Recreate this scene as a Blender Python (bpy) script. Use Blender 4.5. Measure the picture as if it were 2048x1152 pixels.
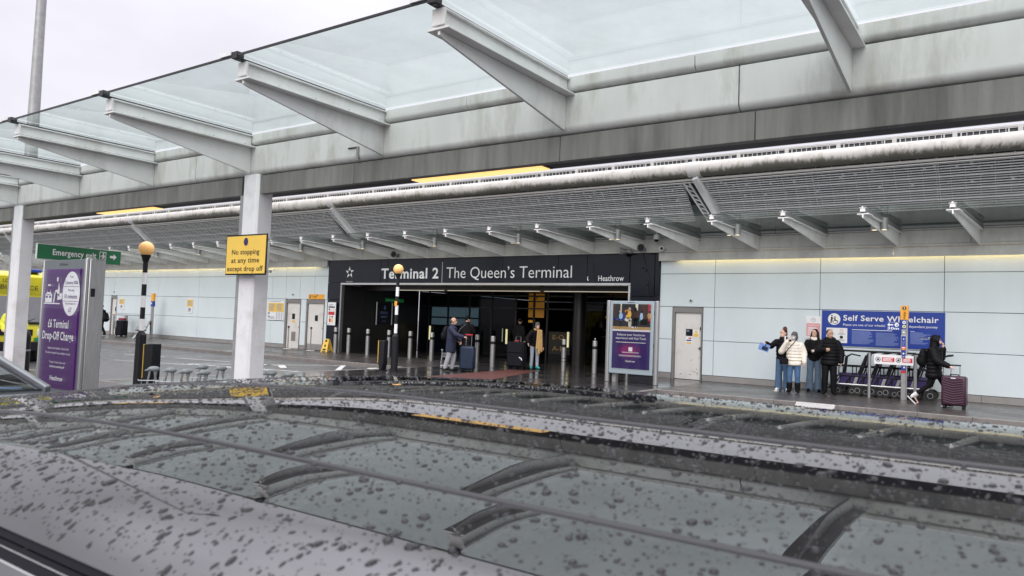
import bpy, math, random
import numpy as np
from mathutils import Vector, Matrix
random.seed(7)
for o in list(bpy.data.objects): bpy.data.objects.remove(o)
S = bpy.context.scene
COL = S.collection
R = math.radians

# ------------------------------------------------------------------ camera
# world: X along the terminal front (to the right), Y into the terminal, Z up, pavement level z = 0
f_px = 1490.0
def _n(v): return v.normalized()
Zc = _n(Vector((1226, -32400, 1490)))
Xc = Vector((2134, 12.5, -1490)); Xc = _n(Xc - Zc*Xc.dot(Zc))
Yc = Zc.cross(Xc)
if Yc.z < 0: Yc = -Yc
rot = Matrix((Xc, Yc, Zc))                       # camera (x right, y down, z forward) -> world
cam = bpy.data.cameras.new('camera'); camo = bpy.data.objects.new('camera', cam); COL.objects.link(camo)
rt, up, bk = rot @ Vector((1,0,0)), rot @ Vector((0,-1,0)), rot @ Vector((0,0,-1))
M = Matrix(((rt.x,up.x,bk.x,0),(rt.y,up.y,bk.y,0),(rt.z,up.z,bk.z,1.6),(0,0,0,1)))
camo.matrix_world = M
cam.sensor_width = 36; cam.lens = f_px/2048*36
cam.clip_start = 0.02; cam.clip_end = 2000
cam.dof.use_dof = True; cam.dof.focus_distance = 17.0; cam.dof.aperture_fstop = 9.0
S.camera = camo

# ------------------------------------------------------------------ sky, sun, exposure
SUN_EL, SUN_AZ = R(30), R(163)
w = bpy.data.worlds.new('World'); S.world = w; w.use_nodes = True
nt = w.node_tree; nt.nodes.clear()
def N(nt, t, **k):
    n = nt.nodes.new(t)
    for a, b in k.items(): setattr(n, a, b)
    return n
out = N(nt, 'ShaderNodeOutputWorld'); bg = N(nt, 'ShaderNodeBackground')
sky = N(nt, 'ShaderNodeTexSky', sky_type='NISHITA', sun_disc=False, sun_elevation=SUN_EL, sun_rotation=SUN_AZ)
sky.dust_density = 6; sky.air_density = 1.5
tc = N(nt, 'ShaderNodeTexCoord'); sep = N(nt, 'ShaderNodeSeparateXYZ')
nt.links.new(tc.outputs['Generated'], sep.inputs[0])
ramp = N(nt, 'ShaderNodeValToRGB')               # overcast: the zenith about three times the horizon
e = ramp.color_ramp.elements
e[0].position = 0.0; e[0].color = (6.5, 6.4, 7.05, 1)
e[1].position = 1.0; e[1].color = (28, 27.6, 29.2, 1)
m_ = ramp.color_ramp.elements.new(0.44); m_.color = (7.9, 7.75, 8.45, 1)
m_ = ramp.color_ramp.elements.new(0.60); m_.color = (14.5, 14.1, 15.6, 1)
m_ = ramp.color_ramp.elements.new(0.78); m_.color = (23, 22.5, 24.2, 1)
nt.links.new(sep.outputs['Z'], ramp.inputs[0])
mp = N(nt, 'ShaderNodeMapping'); mp.inputs['Scale'].default_value = (2.2, 2.2, 5)
nz = N(nt, 'ShaderNodeTexNoise'); nz.inputs['Scale'].default_value = 1.4; nz.inputs['Detail'].default_value = 6
nt.links.new(tc.outputs['Generated'], mp.inputs[0]); nt.links.new(mp.outputs[0], nz.inputs['Vector'])
cr = N(nt, 'ShaderNodeMapRange'); cr.inputs['From Min'].default_value = .3; cr.inputs['From Max'].default_value = .7
cr.inputs['To Min'].default_value = .87; cr.inputs['To Max'].default_value = 1.08
nt.links.new(nz.outputs['Fac'], cr.inputs['Value'])
mul = N(nt, 'ShaderNodeMix', data_type='RGBA', blend_type='MULTIPLY'); mul.inputs['Factor'].default_value = 1
nt.links.new(ramp.outputs[0], mul.inputs['A']); nt.links.new(cr.outputs[0], mul.inputs['B'])
mx = N(nt, 'ShaderNodeMix', data_type='RGBA'); mx.inputs['Factor'].default_value = .93
nt.links.new(sky.outputs[0], mx.inputs['A']); nt.links.new(mul.outputs['Result'], mx.inputs['B'])
nt.links.new(mx.outputs['Result'], bg.inputs['Color'])
bg.inputs['Strength'].default_value = 0.1
nt.links.new(bg.outputs[0], out.inputs[0])
sl = bpy.data.lights.new('sun', 'SUN'); sl.energy = 1.15; sl.angle = R(50); sl.color = (1, .98, .95)
so = bpy.data.objects.new('sun', sl); COL.objects.link(so)
so.rotation_euler = Vector((math.sin(SUN_AZ)*math.cos(SUN_EL), math.cos(SUN_AZ)*math.cos(SUN_EL), math.sin(SUN_EL))).to_track_quat('Z', 'Y').to_euler()
S.view_settings.view_transform = 'Standard'; S.view_settings.look = 'None'; S.view_settings.gamma = 1
S.view_settings.exposure = 0.4

# ------------------------------------------------------------------ materials
MATS = {}
def mat(name, col, rough=.5, metal=0., var=.12, scale=4., stretch=(1,1,1), dirt=None, dirt_amt=.5, dirt_scale=1.5,
        bump=0., bump_scale=40., coat=0., spec=.5, emit=None, estr=0., rvar=0., obj=False):
    m = bpy.data.materials.new(name); m.use_nodes = True; t = m.node_tree
    b = t.nodes['Principled BSDF']
    L = t.links.new
    b.inputs['Roughness'].default_value = rough; b.inputs['Metallic'].default_value = metal
    b.inputs['Specular IOR Level'].default_value = spec
    b.inputs['Coat Weight'].default_value = coat; b.inputs['Coat Roughness'].default_value = .03
    c = N(t, 'ShaderNodeTexCoord'); g = N(t, 'ShaderNodeNewGeometry')
    mp = N(t, 'ShaderNodeMapping'); mp.inputs['Scale'].default_value = stretch
    L(c.outputs['Object'] if obj else g.outputs['Position'], mp.inputs[0])
    nz = N(t, 'ShaderNodeTexNoise'); nz.inputs['Scale'].default_value = scale; nz.inputs['Detail'].default_value = 5; nz.inputs['Roughness'].default_value = .6
    L(mp.outputs[0], nz.inputs['Vector'])
    r = N(t, 'ShaderNodeValToRGB')
    lo = tuple(max(0, x*(1-var)) for x in col); hi = tuple(min(1, x*(1+var)) for x in col)
    r.color_ramp.elements[0].position = .3; r.color_ramp.elements[0].color = (*lo, 1)
    r.color_ramp.elements[1].position = .7; r.color_ramp.elements[1].color = (*hi, 1)
    L(nz.outputs['Fac'], r.inputs[0]); last = r.outputs[0]
    if dirt:
        n2 = N(t, 'ShaderNodeTexNoise'); n2.inputs['Scale'].default_value = dirt_scale; n2.inputs['Detail'].default_value = 8; n2.inputs['Roughness'].default_value = .7
        L(mp.outputs[0], n2.inputs['Vector'])
        mr = N(t, 'ShaderNodeMapRange'); mr.inputs['From Min'].default_value = .5; mr.inputs['From Max'].default_value = .68
        mr.inputs['To Max'].default_value = dirt_amt
        L(n2.outputs['Fac'], mr.inputs['Value'])
        mm = N(t, 'ShaderNodeMix', data_type='RGBA'); L(mr.outputs[0], mm.inputs['Factor']); L(last, mm.inputs['A']); mm.inputs['B'].default_value = (*dirt, 1)
        last = mm.outputs['Result']
    L(last, b.inputs['Base Color'])
    if rvar:
        n3 = N(t, 'ShaderNodeTexNoise'); n3.inputs['Scale'].default_value = .8; n3.inputs['Detail'].default_value = 4
        L(g.outputs['Position'], n3.inputs['Vector'])
        m3 = N(t, 'ShaderNodeMapRange'); m3.inputs['From Min'].default_value = .35; m3.inputs['From Max'].default_value = .65
        m3.inputs['To Min'].default_value = max(.02, rough-rvar); m3.inputs['To Max'].default_value = rough+rvar
        L(n3.outputs['Fac'], m3.inputs['Value']); L(m3.outputs[0], b.inputs['Roughness'])
    if bump:
        nb = N(t, 'ShaderNodeTexNoise'); nb.inputs['Scale'].default_value = bump_scale; nb.inputs['Detail'].default_value = 4
        L(g.outputs['Position'], nb.inputs['Vector'])
        bp = N(t, 'ShaderNodeBump'); bp.inputs['Strength'].default_value = bump; bp.inputs['Distance'].default_value = .01
        L(nb.outputs['Fac'], bp.inputs['Height']); L(bp.outputs[0], b.inputs['Normal'])
    if emit:
        b.inputs['Emission Color'].default_value = (*emit, 1); b.inputs['Emission Strength'].default_value = estr
    MATS[name] = m; return m
def glassmat(name, tint, refl_rough=.02, opacity=0.0, ior=1.45, body=(.3,.4,.4)):
    m = bpy.data.materials.new(name); m.use_nodes = True; t = m.node_tree; t.nodes.clear()
    o = N(t, 'ShaderNodeOutputMaterial'); tr = N(t, 'ShaderNodeBsdfTransparent'); gl = N(t, 'ShaderNodeBsdfGlossy'); df = N(t, 'ShaderNodeBsdfDiffuse')
    tr.inputs[0].default_value = (*tint, 1); gl.inputs['Roughness'].default_value = refl_rough; gl.inputs[0].default_value = (.95, .97, .97, 1)
    df.inputs[0].default_value = (*body, 1)
    g = N(t, 'ShaderNodeNewGeometry'); nz = N(t, 'ShaderNodeTexNoise'); nz.inputs['Scale'].default_value = 1.3; nz.inputs['Detail'].default_value = 9; nz.inputs['Roughness'].default_value = .7
    t.links.new(g.outputs['Position'], nz.inputs['Vector'])
    mr = N(t, 'ShaderNodeMapRange'); mr.inputs['From Min'].default_value = .3; mr.inputs['From Max'].default_value = .7; mr.inputs['To Min'].default_value = opacity*.4; mr.inputs['To Max'].default_value = opacity*1.6
    t.links.new(nz.outputs['Fac'], mr.inputs['Value'])
    fr = N(t, 'ShaderNodeFresnel'); fr.inputs[0].default_value = ior
    m1 = N(t, 'ShaderNodeMixShader'); m2 = N(t, 'ShaderNodeMixShader')
    t.links.new(mr.outputs[0], m1.inputs[0]); t.links.new(tr.outputs[0], m1.inputs[1]); t.links.new(df.outputs[0], m1.inputs[2])
    t.links.new(fr.outputs[0], m2.inputs[0]); t.links.new(m1.outputs[0], m2.inputs[1]); t.links.new(gl.outputs[0], m2.inputs[2])
    t.links.new(m2.outputs[0], o.inputs[0]); MATS[name] = m; return m

mat('white_paint', (.70,.70,.69), .42, var=.07, scale=2, dirt=(.40,.38,.34), dirt_amt=.6, dirt_scale=1.2, stretch=(1,1,.35))
mat('white_beam', (.60,.60,.59), .38, var=.06, scale=3, dirt=(.36,.34,.30), dirt_amt=.75, dirt_scale=2.2, stretch=(1.2,1,.3))
mat('column_white', (.72,.71,.73), .35, var=.03, scale=3, dirt=(.48,.46,.44), dirt_amt=.6, dirt_scale=2.0)
mat('steel_grey', (.30,.30,.30), .45, .3, var=.15, scale=5)
mat('fascia_grey', (.165,.160,.150), .55, var=.26, scale=2.4, stretch=(3.5,1,.30), dirt=(.055,.054,.054), dirt_amt=.8, dirt_scale=.42, bump=.1)
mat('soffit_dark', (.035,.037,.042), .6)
mat('black_trim', (.012,.012,.014), .4)
mat('wall_panel', (.645,.72,.745), .15, var=.045, scale=.9, stretch=(1,1,.4), spec=.5, rvar=.05, bump=.03, bump_scale=1.3)
mat('joint_dark', (.06,.07,.08), .6)
mat('plinth', (.27,.26,.25), .5, var=.1, scale=3, dirt=(.15,.14,.13), dirt_amt=.5)
mat('stone_band', (.52,.515,.49), .55, var=.1, scale=2.5, dirt=(.34,.33,.30), dirt_amt=.6, stretch=(1,1,.4))
mat('door_white', (.70,.68,.65), .4, var=.03, dirt=(.45,.42,.38), dirt_amt=.5, dirt_scale=1.6)
mat('door_frame', (.24,.23,.22), .4, .3, var=.08)
mat('portal_black', (.009,.012,.020), .12, var=.2, scale=1.5, spec=.3)
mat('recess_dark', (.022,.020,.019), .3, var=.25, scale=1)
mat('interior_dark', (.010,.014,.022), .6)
mat('steel_bright', (.62,.62,.61), .28, .85, var=.08, scale=8, stretch=(1,1,.3))
mat('brushed_steel', (.42,.42,.42), .36, .8, var=.12, scale=10, stretch=(6,6,.5))
mat('letter_white', (.85,.86,.87), .5, var=.02)
mat('tarmac', (.085,.087,.09), .34, var=.25, scale=6, dirt=(.06,.061,.063), dirt_amt=.4, dirt_scale=.35, bump=.3, bump_scale=120, rvar=.07)
mat('pavement', (.062,.055,.051), .32, var=.22, scale=5, dirt=(.05,.046,.044), dirt_amt=.5, dirt_scale=.5, bump=.25, bump_scale=90, rvar=.08)
mat('wet_floor', (.040,.037,.036), .16, var=.2, scale=3, bump=.06, bump_scale=20, rvar=.08)
mat('kerb_stone', (.17,.155,.145), .5, var=.2, scale=7, bump=.2)
mat('road_white', (.62,.62,.58), .5, var=.12, scale=9, dirt=(.25,.25,.24), dirt_amt=.5, dirt_scale=4)
mat('road_red', (.32,.07,.06), .5, var=.2, scale=9)
mat('tactile_red', (.085,.022,.016), .35, var=.25, scale=6, dirt=(.12,.05,.04), dirt_amt=.6, dirt_scale=2)
mat('beacon_amber', (.95,.55,.20), .35, var=.03, emit=(1,.55,.2), estr=.10)
mat('black_plastic', (.011,.012,.015), .5, var=.2, scale=6, spec=.3)
mat('sign_yellow', (.80,.52,.08), .4, var=.04)
mat('sign_yellow_lit', (.85,.45,.06), .4, emit=(1,.5,.06), estr=.22)
mat('sign_orange', (.80,.36,.03), .4, emit=(1,.42,.03), estr=.05)
mat('sign_green', (.010,.165,.062), .35, var=.03)
mat('sign_green_lit', (.01,.12,.04), .4, emit=(.02,.3,.08), estr=.10)
mat('sign_blue', (.012,.045,.30), .35, var=.05)
mat('sign_white', (.80,.80,.80), .4, var=.02)
mat('sign_red', (.55,.03,.04), .4)
mat('sign_pink', (.70,.35,.36), .4)
mat('sign_grey_text', (.30,.34,.42), .5)
mat('text_blue_pale', (.20,.27,.55), .5)
mat('poster_purple', (.080,.012,.145), .15, var=.12, scale=.9)
mat('poster_indigo', (.045,.022,.15), .15, var=.1, scale=.9)
mat('poster_mid', (.14,.02,.16), .15, var=.15, scale=2.5)
mat('poster_deep', (.08,.021,.155), .15, var=.15, scale=2.5)
mat('poster_magenta', (.30,.02,.17), .15, var=.25, scale=2.5)
mat('totem_grey', (.13,.15,.16), .35, .3, var=.05)
mat('totem_frame', (.33,.40,.43), .35, .2, var=.05)
mat('car_paint', (.005,.005,.006), .012, 0, var=.1, spec=.5); MATS['car_paint'].node_tree.nodes['Principled BSDF'].inputs['IOR'].default_value = 2.2
mat('water_drop', (.004,.004,.005), .02, var=.05); MATS['water_drop'].node_tree.nodes['Principled BSDF'].inputs['IOR'].default_value = 1.38
mat('car_rubber', (.006,.006,.009), .75, spec=.12)
mat('car_glass', (.012,.015,.016), .05, spec=.6)
mat('car_silver', (.13,.14,.15), .2, .5, coat=.6)
mat('tyre', (.02,.02,.02), .8)
mat('alloy', (.5,.5,.52), .3, .9)
mat('chrome', (.75,.75,.75), .12, 1.)
mat('amb_yellow', (.80,.72,.03), .3, var=.03, coat=.4)
mat('amb_green', (.02,.25,.10), .35)
mat('windscreen_grey', (.10,.105,.11), .08, spec=.7)
mat('tube_paint', (.47,.455,.425), .5, var=.08, scale=3, dirt=(.27,.25,.20), dirt_amt=.85, dirt_scale=4, stretch=(1,1,.35))
mat('rail_white', (.44,.435,.42), .45, var=.06)
mat('bracket_white', (.88,.88,.86), .42, var=.05, dirt=(.55,.53,.48), dirt_amt=.4)
mat('louvre_grey', (.44,.45,.45), .45, .0, var=.08)
mat('slab_grey', (.035,.037,.04), .6)
mat('glass_upper', (.17,.20,.19), .07, var=.15, scale=.8, spec=.8)
mat('warm_lamp', (.9,.7,.35), .5, emit=(1,.62,.22), estr=.95)
mat('cove_lamp', (.9,.8,.5), .5, emit=(1,.74,.34), estr=7)
mat('strip_lamp', (.9,.85,.7), .5, emit=(1,.9,.7), estr=.3)
mat('handle_glow', (.85,.8,.35), .4, emit=(1,.93,.55), estr=.4)  # reflective yellow handles, no lamps; their shine is painted as emission
mat('sky_reflection', (.2,.25,.28), .3, emit=(.55,.68,.75), estr=.12, var=.3, scale=2)  # emission painted in for the sky mirrored in the door glass
mat('downlight_lens', (.9,.8,.6), .4, emit=(1,.8,.5), estr=1.0)
mat('moulding', (.045,.045,.047), .25, .9, var=.05)
glassmat('screen_glass', (.55,.60,.62), .02, .0, 1.6)
glassmat('canopy_glass', (.86,.955,.91), .015, .13, 1.42, (.60,.69,.66))
glassmat('small_glass', (.80,.88,.85), .03, .10, 1.42, (.40,.46,.45))
glassmat('door_glass', (.35,.45,.50), .03, .0, 1.22)
glassmat('poster_glass', (.93,.94,.95), .02, .0, 1.35)
for nm, c, rg in (('skin', (.60,.37,.27), .5), ('skin_tan', (.47,.28,.19), .5), ('skin_pink', (.66,.40,.31), .5),
    ('hair_auburn', (.07,.025,.015), .5), ('hair_dark', (.012,.009,.008), .4), ('hair_grey', (.06,.05,.045), .6),
    ('cloth_black', (.010,.010,.012), .7), ('puffer_black', (.008,.008,.010), .62), ('cloth_navy', (.018,.022,.05), .75), ('coat_black', (.014,.012,.014), .8),
    ('puffer_cream', (.78,.72,.62), .6), ('denim', (.07,.13,.22), .8), ('denim_pale', (.13,.19,.27), .8), ('denim_mid', (.06,.13,.25), .8),
    ('trouser_grey', (.34,.34,.36), .8), ('jeans_light', (.42,.46,.52), .8), ('beanie_grey', (.10,.10,.105), .9), ('mask_blue', (.45,.62,.78), .7),
    ('scarf_cream', (.75,.70,.60), .9), ('scarf_tan', (.52,.33,.13), .9), ('shoe_white', (.75,.74,.72), .5), ('shoe_teal', (.05,.45,.45), .5),
    ('hivis', (.75,.75,.05), .6), ('phone_white', (.8,.8,.8), .3), ('leaflet_blue', (.22,.36,.72), .5), ('leaflet_dark', (.02,.03,.08), .5),
    ('case_navy', (.010,.022,.05), .4), ('case_black', (.012,.013,.02), .65), ('case_plum', (.05,.018,.035), .32), ('case_red', (.25,.03,.05), .6),
    ('wheel_purple', (.035,.022,.10), .6), ('wheel_grey', (.45,.46,.47), .5), ('trolley_grey', (.21,.23,.24), .45), ('trolley_metal', (.36,.37,.38), .3)):
    dk = max(c) < .03
    mat(nm, tuple(x*(.55 if dk else 1) for x in c), rg, var=.15, scale=12, metal=.7 if nm == 'trolley_metal' else 0, spec=.18 if dk else .4)

# ------------------------------------------------------------------ mesh builder
def _comps(v, f):
    p = list(range(len(v)))
    def fd(a):
        while p[a] != a: p[a] = p[p[a]]; a = p[a]
        return a
    for q in f:
        for k in q[1:]:
            a, b = fd(q[0]), fd(k)
            if a != b: p[a] = b
    return [fd(i) for i in range(len(v))]
class MB:
    def __init__(s, *mats): s.v = []; s.f = []; s.m = []; s.mats = list(mats) or ['white_paint']; s.cur = 0
    def use(s, name):
        if name not in s.mats: s.mats.append(name)
        s.cur = s.mats.index(name); return s
    def add(s, vs, fs):
        o = len(s.v); s.v += [tuple(p) for p in vs]
        for q in fs: s.f.append(tuple(o+i for i in q)); s.m.append(s.cur)
        return s
    def box(s, x0, x1, y0, y1, z0, z1):
        x0, x1 = min(x0,x1), max(x0,x1); y0, y1 = min(y0,y1), max(y0,y1); z0, z1 = min(z0,z1), max(z0,z1)
        return s.add([(x0,y0,z0),(x1,y0,z0),(x1,y1,z0),(x0,y1,z0),(x0,y0,z1),(x1,y0,z1),(x1,y1,z1),(x0,y1,z1)],
                     [(3,2,1,0),(4,5,6,7),(0,1,5,4),(1,2,6,5),(2,3,7,6),(3,0,4,7)])
    def beam(s, p0, p1, w, h, upv=(0,0,1)):
        p0, p1 = Vector(p0), Vector(p1); d = (p1-p0).normalized(); sd = d.cross(Vector(upv))
        if sd.length < 1e-4: sd = d.cross(Vector((1,0,0)))
        sd.normalize(); u = sd.cross(d).normalized(); vs = []
        for p in (p0, p1):
            for a, b in ((-1,-1),(1,-1),(1,1),(-1,1)): vs.append(p + sd*(a*w/2) + u*(b*h/2))
        return s.add(vs, [(0,1,2,3),(7,6,5,4),(0,4,5,1),(1,5,6,2),(2,6,7,3),(3,7,4,0)])
    def cyl(s, p0, p1, r0, r1=None, n=14, caps=True):
        r1 = r0 if r1 is None else r1
        p0, p1 = Vector(p0), Vector(p1); d = (p1-p0).normalized()
        a = d.cross(Vector((0,0,1)));
        if a.length < 1e-4: a = Vector((1,0,0))
        a.normalize(); b = d.cross(a); vs = []
        for p, r in ((p0,r0),(p1,r1)):
            for i in range(n):
                t = 2*math.pi*i/n; vs.append(p + a*(r*math.cos(t)) + b*(r*math.sin(t)))
        fs = [(i, (i+1)%n, n+(i+1)%n, n+i) for i in range(n)]
        if caps: fs += [tuple(range(n-1,-1,-1)), tuple(range(n,2*n))]
        return s.add(vs, fs)
    def tube(s, pts, r, n=10):
        for a, b in zip(pts[:-1], pts[1:]): s.cyl(a, b, r, n=n)
        for p in pts[1:-1]: s.sph(p, r*1.0, n=8)
        return s
    def sph(s, c, r, n=12, half=False):
        if not hasattr(r, '__len__'): r = (r,r,r)
        k = n//2; vs = []; fs = []
        for i in range(k+1):
            ph = math.pi*i/k
            for j in range(n):
                t = 2*math.pi*j/n
                vs.append((c[0]+r[0]*math.sin(ph)*math.cos(t), c[1]+r[1]*math.sin(ph)*math.sin(t), c[2]+r[2]*math.cos(ph)))
        for i in range(k):
            for j in range(n): fs.append((i*n+j, (i+1)*n+j, (i+1)*n+(j+1)%n, i*n+(j+1)%n))
        return s.add(vs, fs)
    def prism(s, poly, fn, t0, t1):
        n = len(poly); vs = [fn(u, v, t0) for u, v in poly] + [fn(u, v, t1) for u, v in poly]
        fs = [tuple(range(n)), tuple(range(2*n-1, n-1, -1))] + [((i+1)%n, i, n+i, n+(i+1)%n) for i in range(n)]
        return s.add(vs, fs)
    def quad(s, a, b, c, d): return s.add([a,b,c,d], [(0,1,2,3)])
    def disc(s, c, rx, rz, rt=(1,0,0), up=(0,0,1), n=28, r_in=0):
        c, rt, up = Vector(c), Vector(rt), Vector(up)
        P = lambda k, i: c + rt*(rx*k*math.cos(2*math.pi*i/n)) + up*(rz*k*math.sin(2*math.pi*i/n))
        if not r_in: return s.add([P(1,i) for i in range(n)], [tuple(range(n))])
        return s.add([P(1,i) for i in range(n)]+[P(r_in,i) for i in range(n)], [(i,(i+1)%n,n+(i+1)%n,n+i) for i in range(n)])
    def poly(s, pts, o, rt=(1,0,0), up=(0,0,1)):
        o, rt, up = Vector(o), Vector(rt), Vector(up)
        return s.add([o+rt*a+up*b for a, b in pts], [tuple(range(len(pts)))])
    def text(s, body, o, h, width=None, rt=(1,0,0), up=(0,0,1), align='l', bold=0):
        vs, fs, x0, x1, cap = text_geo(body, bold)
        sy = h/cap; sx = sy if width is None else width/(x1-x0)
        sh = {'l': -x0*sx, 'c': -(x0+x1)/2*sx, 'r': -x1*sx}[align]
        o, rt, up = Vector(o), Vector(rt), Vector(up)
        return s.add([o + rt*(sh+p[0]*sx) + up*(p[1]*sy) for p in vs], fs)
    def lines(s, o, w, h, n, rt=(1,0,0), up=(0,0,1), fill=.5, ragged=.25):     # rows of print too small to read
        o, rt, up = Vector(o), Vector(rt), Vector(up); rng = random.Random(int(abs(o.x*1000+o.z*77))+n)
        for i in range(n):
            y = -h*(i+.5)/n; t = h/n*fill/2; ww = w*(1-ragged*rng.random())
            s.quad(o+up*(y-t), o+rt*ww+up*(y-t), o+rt*ww+up*(y+t), o+up*(y+t))
        return s
    def build(s, name, parent=None, bevel=0, smooth=38, loc=None, wn=False):
        me = bpy.data.meshes.new(name); me.from_pydata(s.v, [], s.f); me.update()
        for mn in s.mats: me.materials.append(MATS[mn])
        me.polygons.foreach_set('material_index', s.m)
        if smooth:
            me.polygons.foreach_set('use_smooth', [True]*len(me.polygons)); me.set_sharp_from_angle(angle=R(smooth))
        o = bpy.data.objects.new(name, me); COL.objects.link(o)
        if parent: o.parent = parent
        if loc: o.location = loc
        if bevel:
            b = o.modifiers.new('bevel', 'BEVEL'); b.width = bevel; b.segments = 2; b.limit_method = 'ANGLE'; b.angle_limit = R(40)
        return o
def build_each(mb, name, parent=None, tol=.05, **k):
    """one object for every piece (pieces closer than tol stay together)"""
    cid = _comps(mb.v, mb.f); g = {}
    for i, c in enumerate(cid): g.setdefault(c, []).append(i)
    ks = list(g); bb = []
    for c in ks:
        a = np.array([mb.v[i] for i in g[c]]); bb.append((a.min(0)-tol/2, a.max(0)+tol/2))
    lab = list(range(len(ks)))
    def fd(a):
        while lab[a] != a: a = lab[a]
        return a
    for i in range(len(ks)):
        for j in range(i):
            if (bb[i][0] <= bb[j][1]).all() and (bb[j][0] <= bb[i][1]).all(): lab[fd(i)] = fd(j)
    root = {c: fd(i) for i, c in enumerate(ks)}; outs = []
    for r in sorted(set(root.values())):
        n = MB(*mb.mats); mp_ = {}
        for q, mi in zip(mb.f, mb.m):
            if root[cid[q[0]]] != r: continue
            for i in q:
                if i not in mp_: mp_[i] = len(n.v); n.v.append(mb.v[i])
            n.f.append(tuple(mp_[i] for i in q)); n.m.append(mi)
        outs.append(n.build(name, parent, **k))
    return outs
_tg = {}
def text_geo(body, bold=0):
    k = (body, bold)
    if k in _tg: return _tg[k]
    def mk(b):
        c = bpy.data.curves.new('t', 'FONT'); c.body = b; c.size = 1; c.offset = bold; c.resolution_u = 3; c.space_character = 1.07 if bold > 0 else 1.0
        o = bpy.data.objects.new('t', c); COL.objects.link(o)
        me = bpy.data.meshes.new_from_object(o.evaluated_get(bpy.context.evaluated_depsgraph_get()))
        vs = [tuple(v.co) for v in me.vertices]; fs = [tuple(p.vertices) for p in me.polygons]
        bpy.data.objects.remove(o); bpy.data.curves.remove(c); bpy.data.meshes.remove(me)
        return vs, fs
    vs, fs = mk(body)
    if ('H', bold) not in _tg and body != 'H': text_geo('H', bold)
    ys = [p[1] for p in vs]; xs = [p[0] for p in vs]
    cap = max(ys)-min(ys) if body == 'H' else _tg[('H', bold)][4]
    _tg[k] = (vs, fs, min(xs), max(xs), cap); return _tg[k]
def thing(name, label, cat, loc=(0,0,0), rz=0, group=None):
    o = bpy.data.objects.new(name, None); COL.objects.link(o); o.location = loc; o.rotation_euler = (0,0,rz); o.empty_display_size = .1
    return tag(o, label, cat, group)
def tag(o, label, cat, group=None):
    o['label'] = label; o['category'] = cat
    if group: o['group'] = group
    return o
def struct(o): o['kind'] = 'structure'; return o
def dup(root, loc, rz=None, label=None, group=None):
    r = root.copy(); COL.objects.link(r); r.location = loc
    if rz is not None: r.rotation_euler = (0,0,rz)
    if label: r['label'] = label
    if group: r['group'] = group
    def rec(a, b):
        for ch in a.children:
            c = ch.copy(); COL.objects.link(c); c.parent = b; rec(ch, c)
    rec(root, r); return r
XZ = dict(rt=(1,0,0), up=(0,0,1))
# ------------------------------------------------------------------ ground (setting)
RZ = -0.12
m = MB('tarmac'); m.quad((-400,-300,RZ),(400,-300,RZ),(400,400,RZ),(-400,400,RZ)); struct(m.build('road'))
m = MB('pavement')
def slab(x0,x1,y0,y1,top=0.0): m.box(x0,x1,y0,y1,-.4,top)
slab(-90,-16.6,18.25,22.75); slab(-8.1,40,18.25,22.75)
m.use('wet_floor'); slab(-16.6,-8.1,8.2,22.75); slab(-24.85,-10.9,22.75,40)
m.use('pavement'); slab(-60,6,4.3,8.2)
struct(m.build('pavement', smooth=0))
m = MB('kerb_stone')
x = -90.0
while x < 40:
    if x+1 <= -16.7 or x >= -8.15:
        m.box(x+.004, x+.996, 18.10, 18.247, -.4, .006)
    x += 1.0
y = 8.4
while y < 18: m.box(-16.75,-16.602, y+.004, y+.996, -.4, .005); m.box(-8.098,-7.95, y+.004, y+.996, -.4, .005); y += 1
x = -60.0
while x < 6: m.box(x+.004, x+.996, 4.15, 4.297, -.4, .006); (m.box(x+.004, x+.996, 8.203, 8.35, -.4, .006) if not -17 < x < -8.2 else 0); x += 1
struct(m.build('kerb', bevel=.012))
m = MB('tactile_red')
P0, P1, P2, P3 = (-13.8,15.6), (-12.2,16.7), (-13.6,21.3), (-14.45,20.6)
m.add([(*P0,.004),(*P1,.004),(*P2,.004),(*P3,.004)], [(0,1,2,3)])
def inside(px, py):
    q = (P0,P1,P2,P3); return all((q[(i+1)%4][0]-q[i][0])*(py-q[i][1])-(q[(i+1)%4][1]-q[i][1])*(px-q[i][0]) > .06 for i in range(4))
yy = 15.7
while yy < 21.4:
    xx = -14.5
    while xx < -11.8:
        if inside(xx, yy): m.cyl((xx,yy,.0),(xx,yy,.012), .03, .018, n=8)
        xx += .1
    yy += .1
struct(m.build('tactile_paving'))
m = MB('road_white')
def stripe(a, b, wd=.12, z=RZ+.005):
    a, b = Vector((*a,z)), Vector((*b,z)); d = (b-a).normalized(); s = Vector((-d.y,d.x,0))*(wd/2)
    m.quad(a-s, b-s, b+s, a+s)
stripe((-22.2,13.55),(-19.55,17.85)); stripe((-22.3,13.6),(-16.9,15.05)); stripe((-19.6,18.0),(-16.95,15.2),.17)
stripe((-20.4,16.0),(-19.45,15.35),.22); stripe((-20.6,13.9),(-18.6,14.3)); stripe((-25,15.0),(-20.4,15.9),.1); stripe((-27.5,14.5),(-25.5,14.9),.1)
stripe((-24.5,12.6),(-21.6,13.5),.1); stripe((-40,13.3),(-33,13.6),.1); stripe((-31,13.7),(-28,13.8),.1)
stripe((-16.95,15.05),(-16.9,17.2),.1)
m.use('road_red'); stripe((-17.5,14.75),(-16.85,15.9),.16)
struct(m.build('road_marking', smooth=0))
m = MB('road_white'); m.box(-16.8,-16.62,16.4,16.75,-.1,.02)
kst = m.build('white_kerbstone', bevel=.01); tag(kst, 'short white painted kerbstone at the corner of the crossing beside the black sign box', 'kerbstone')

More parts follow.
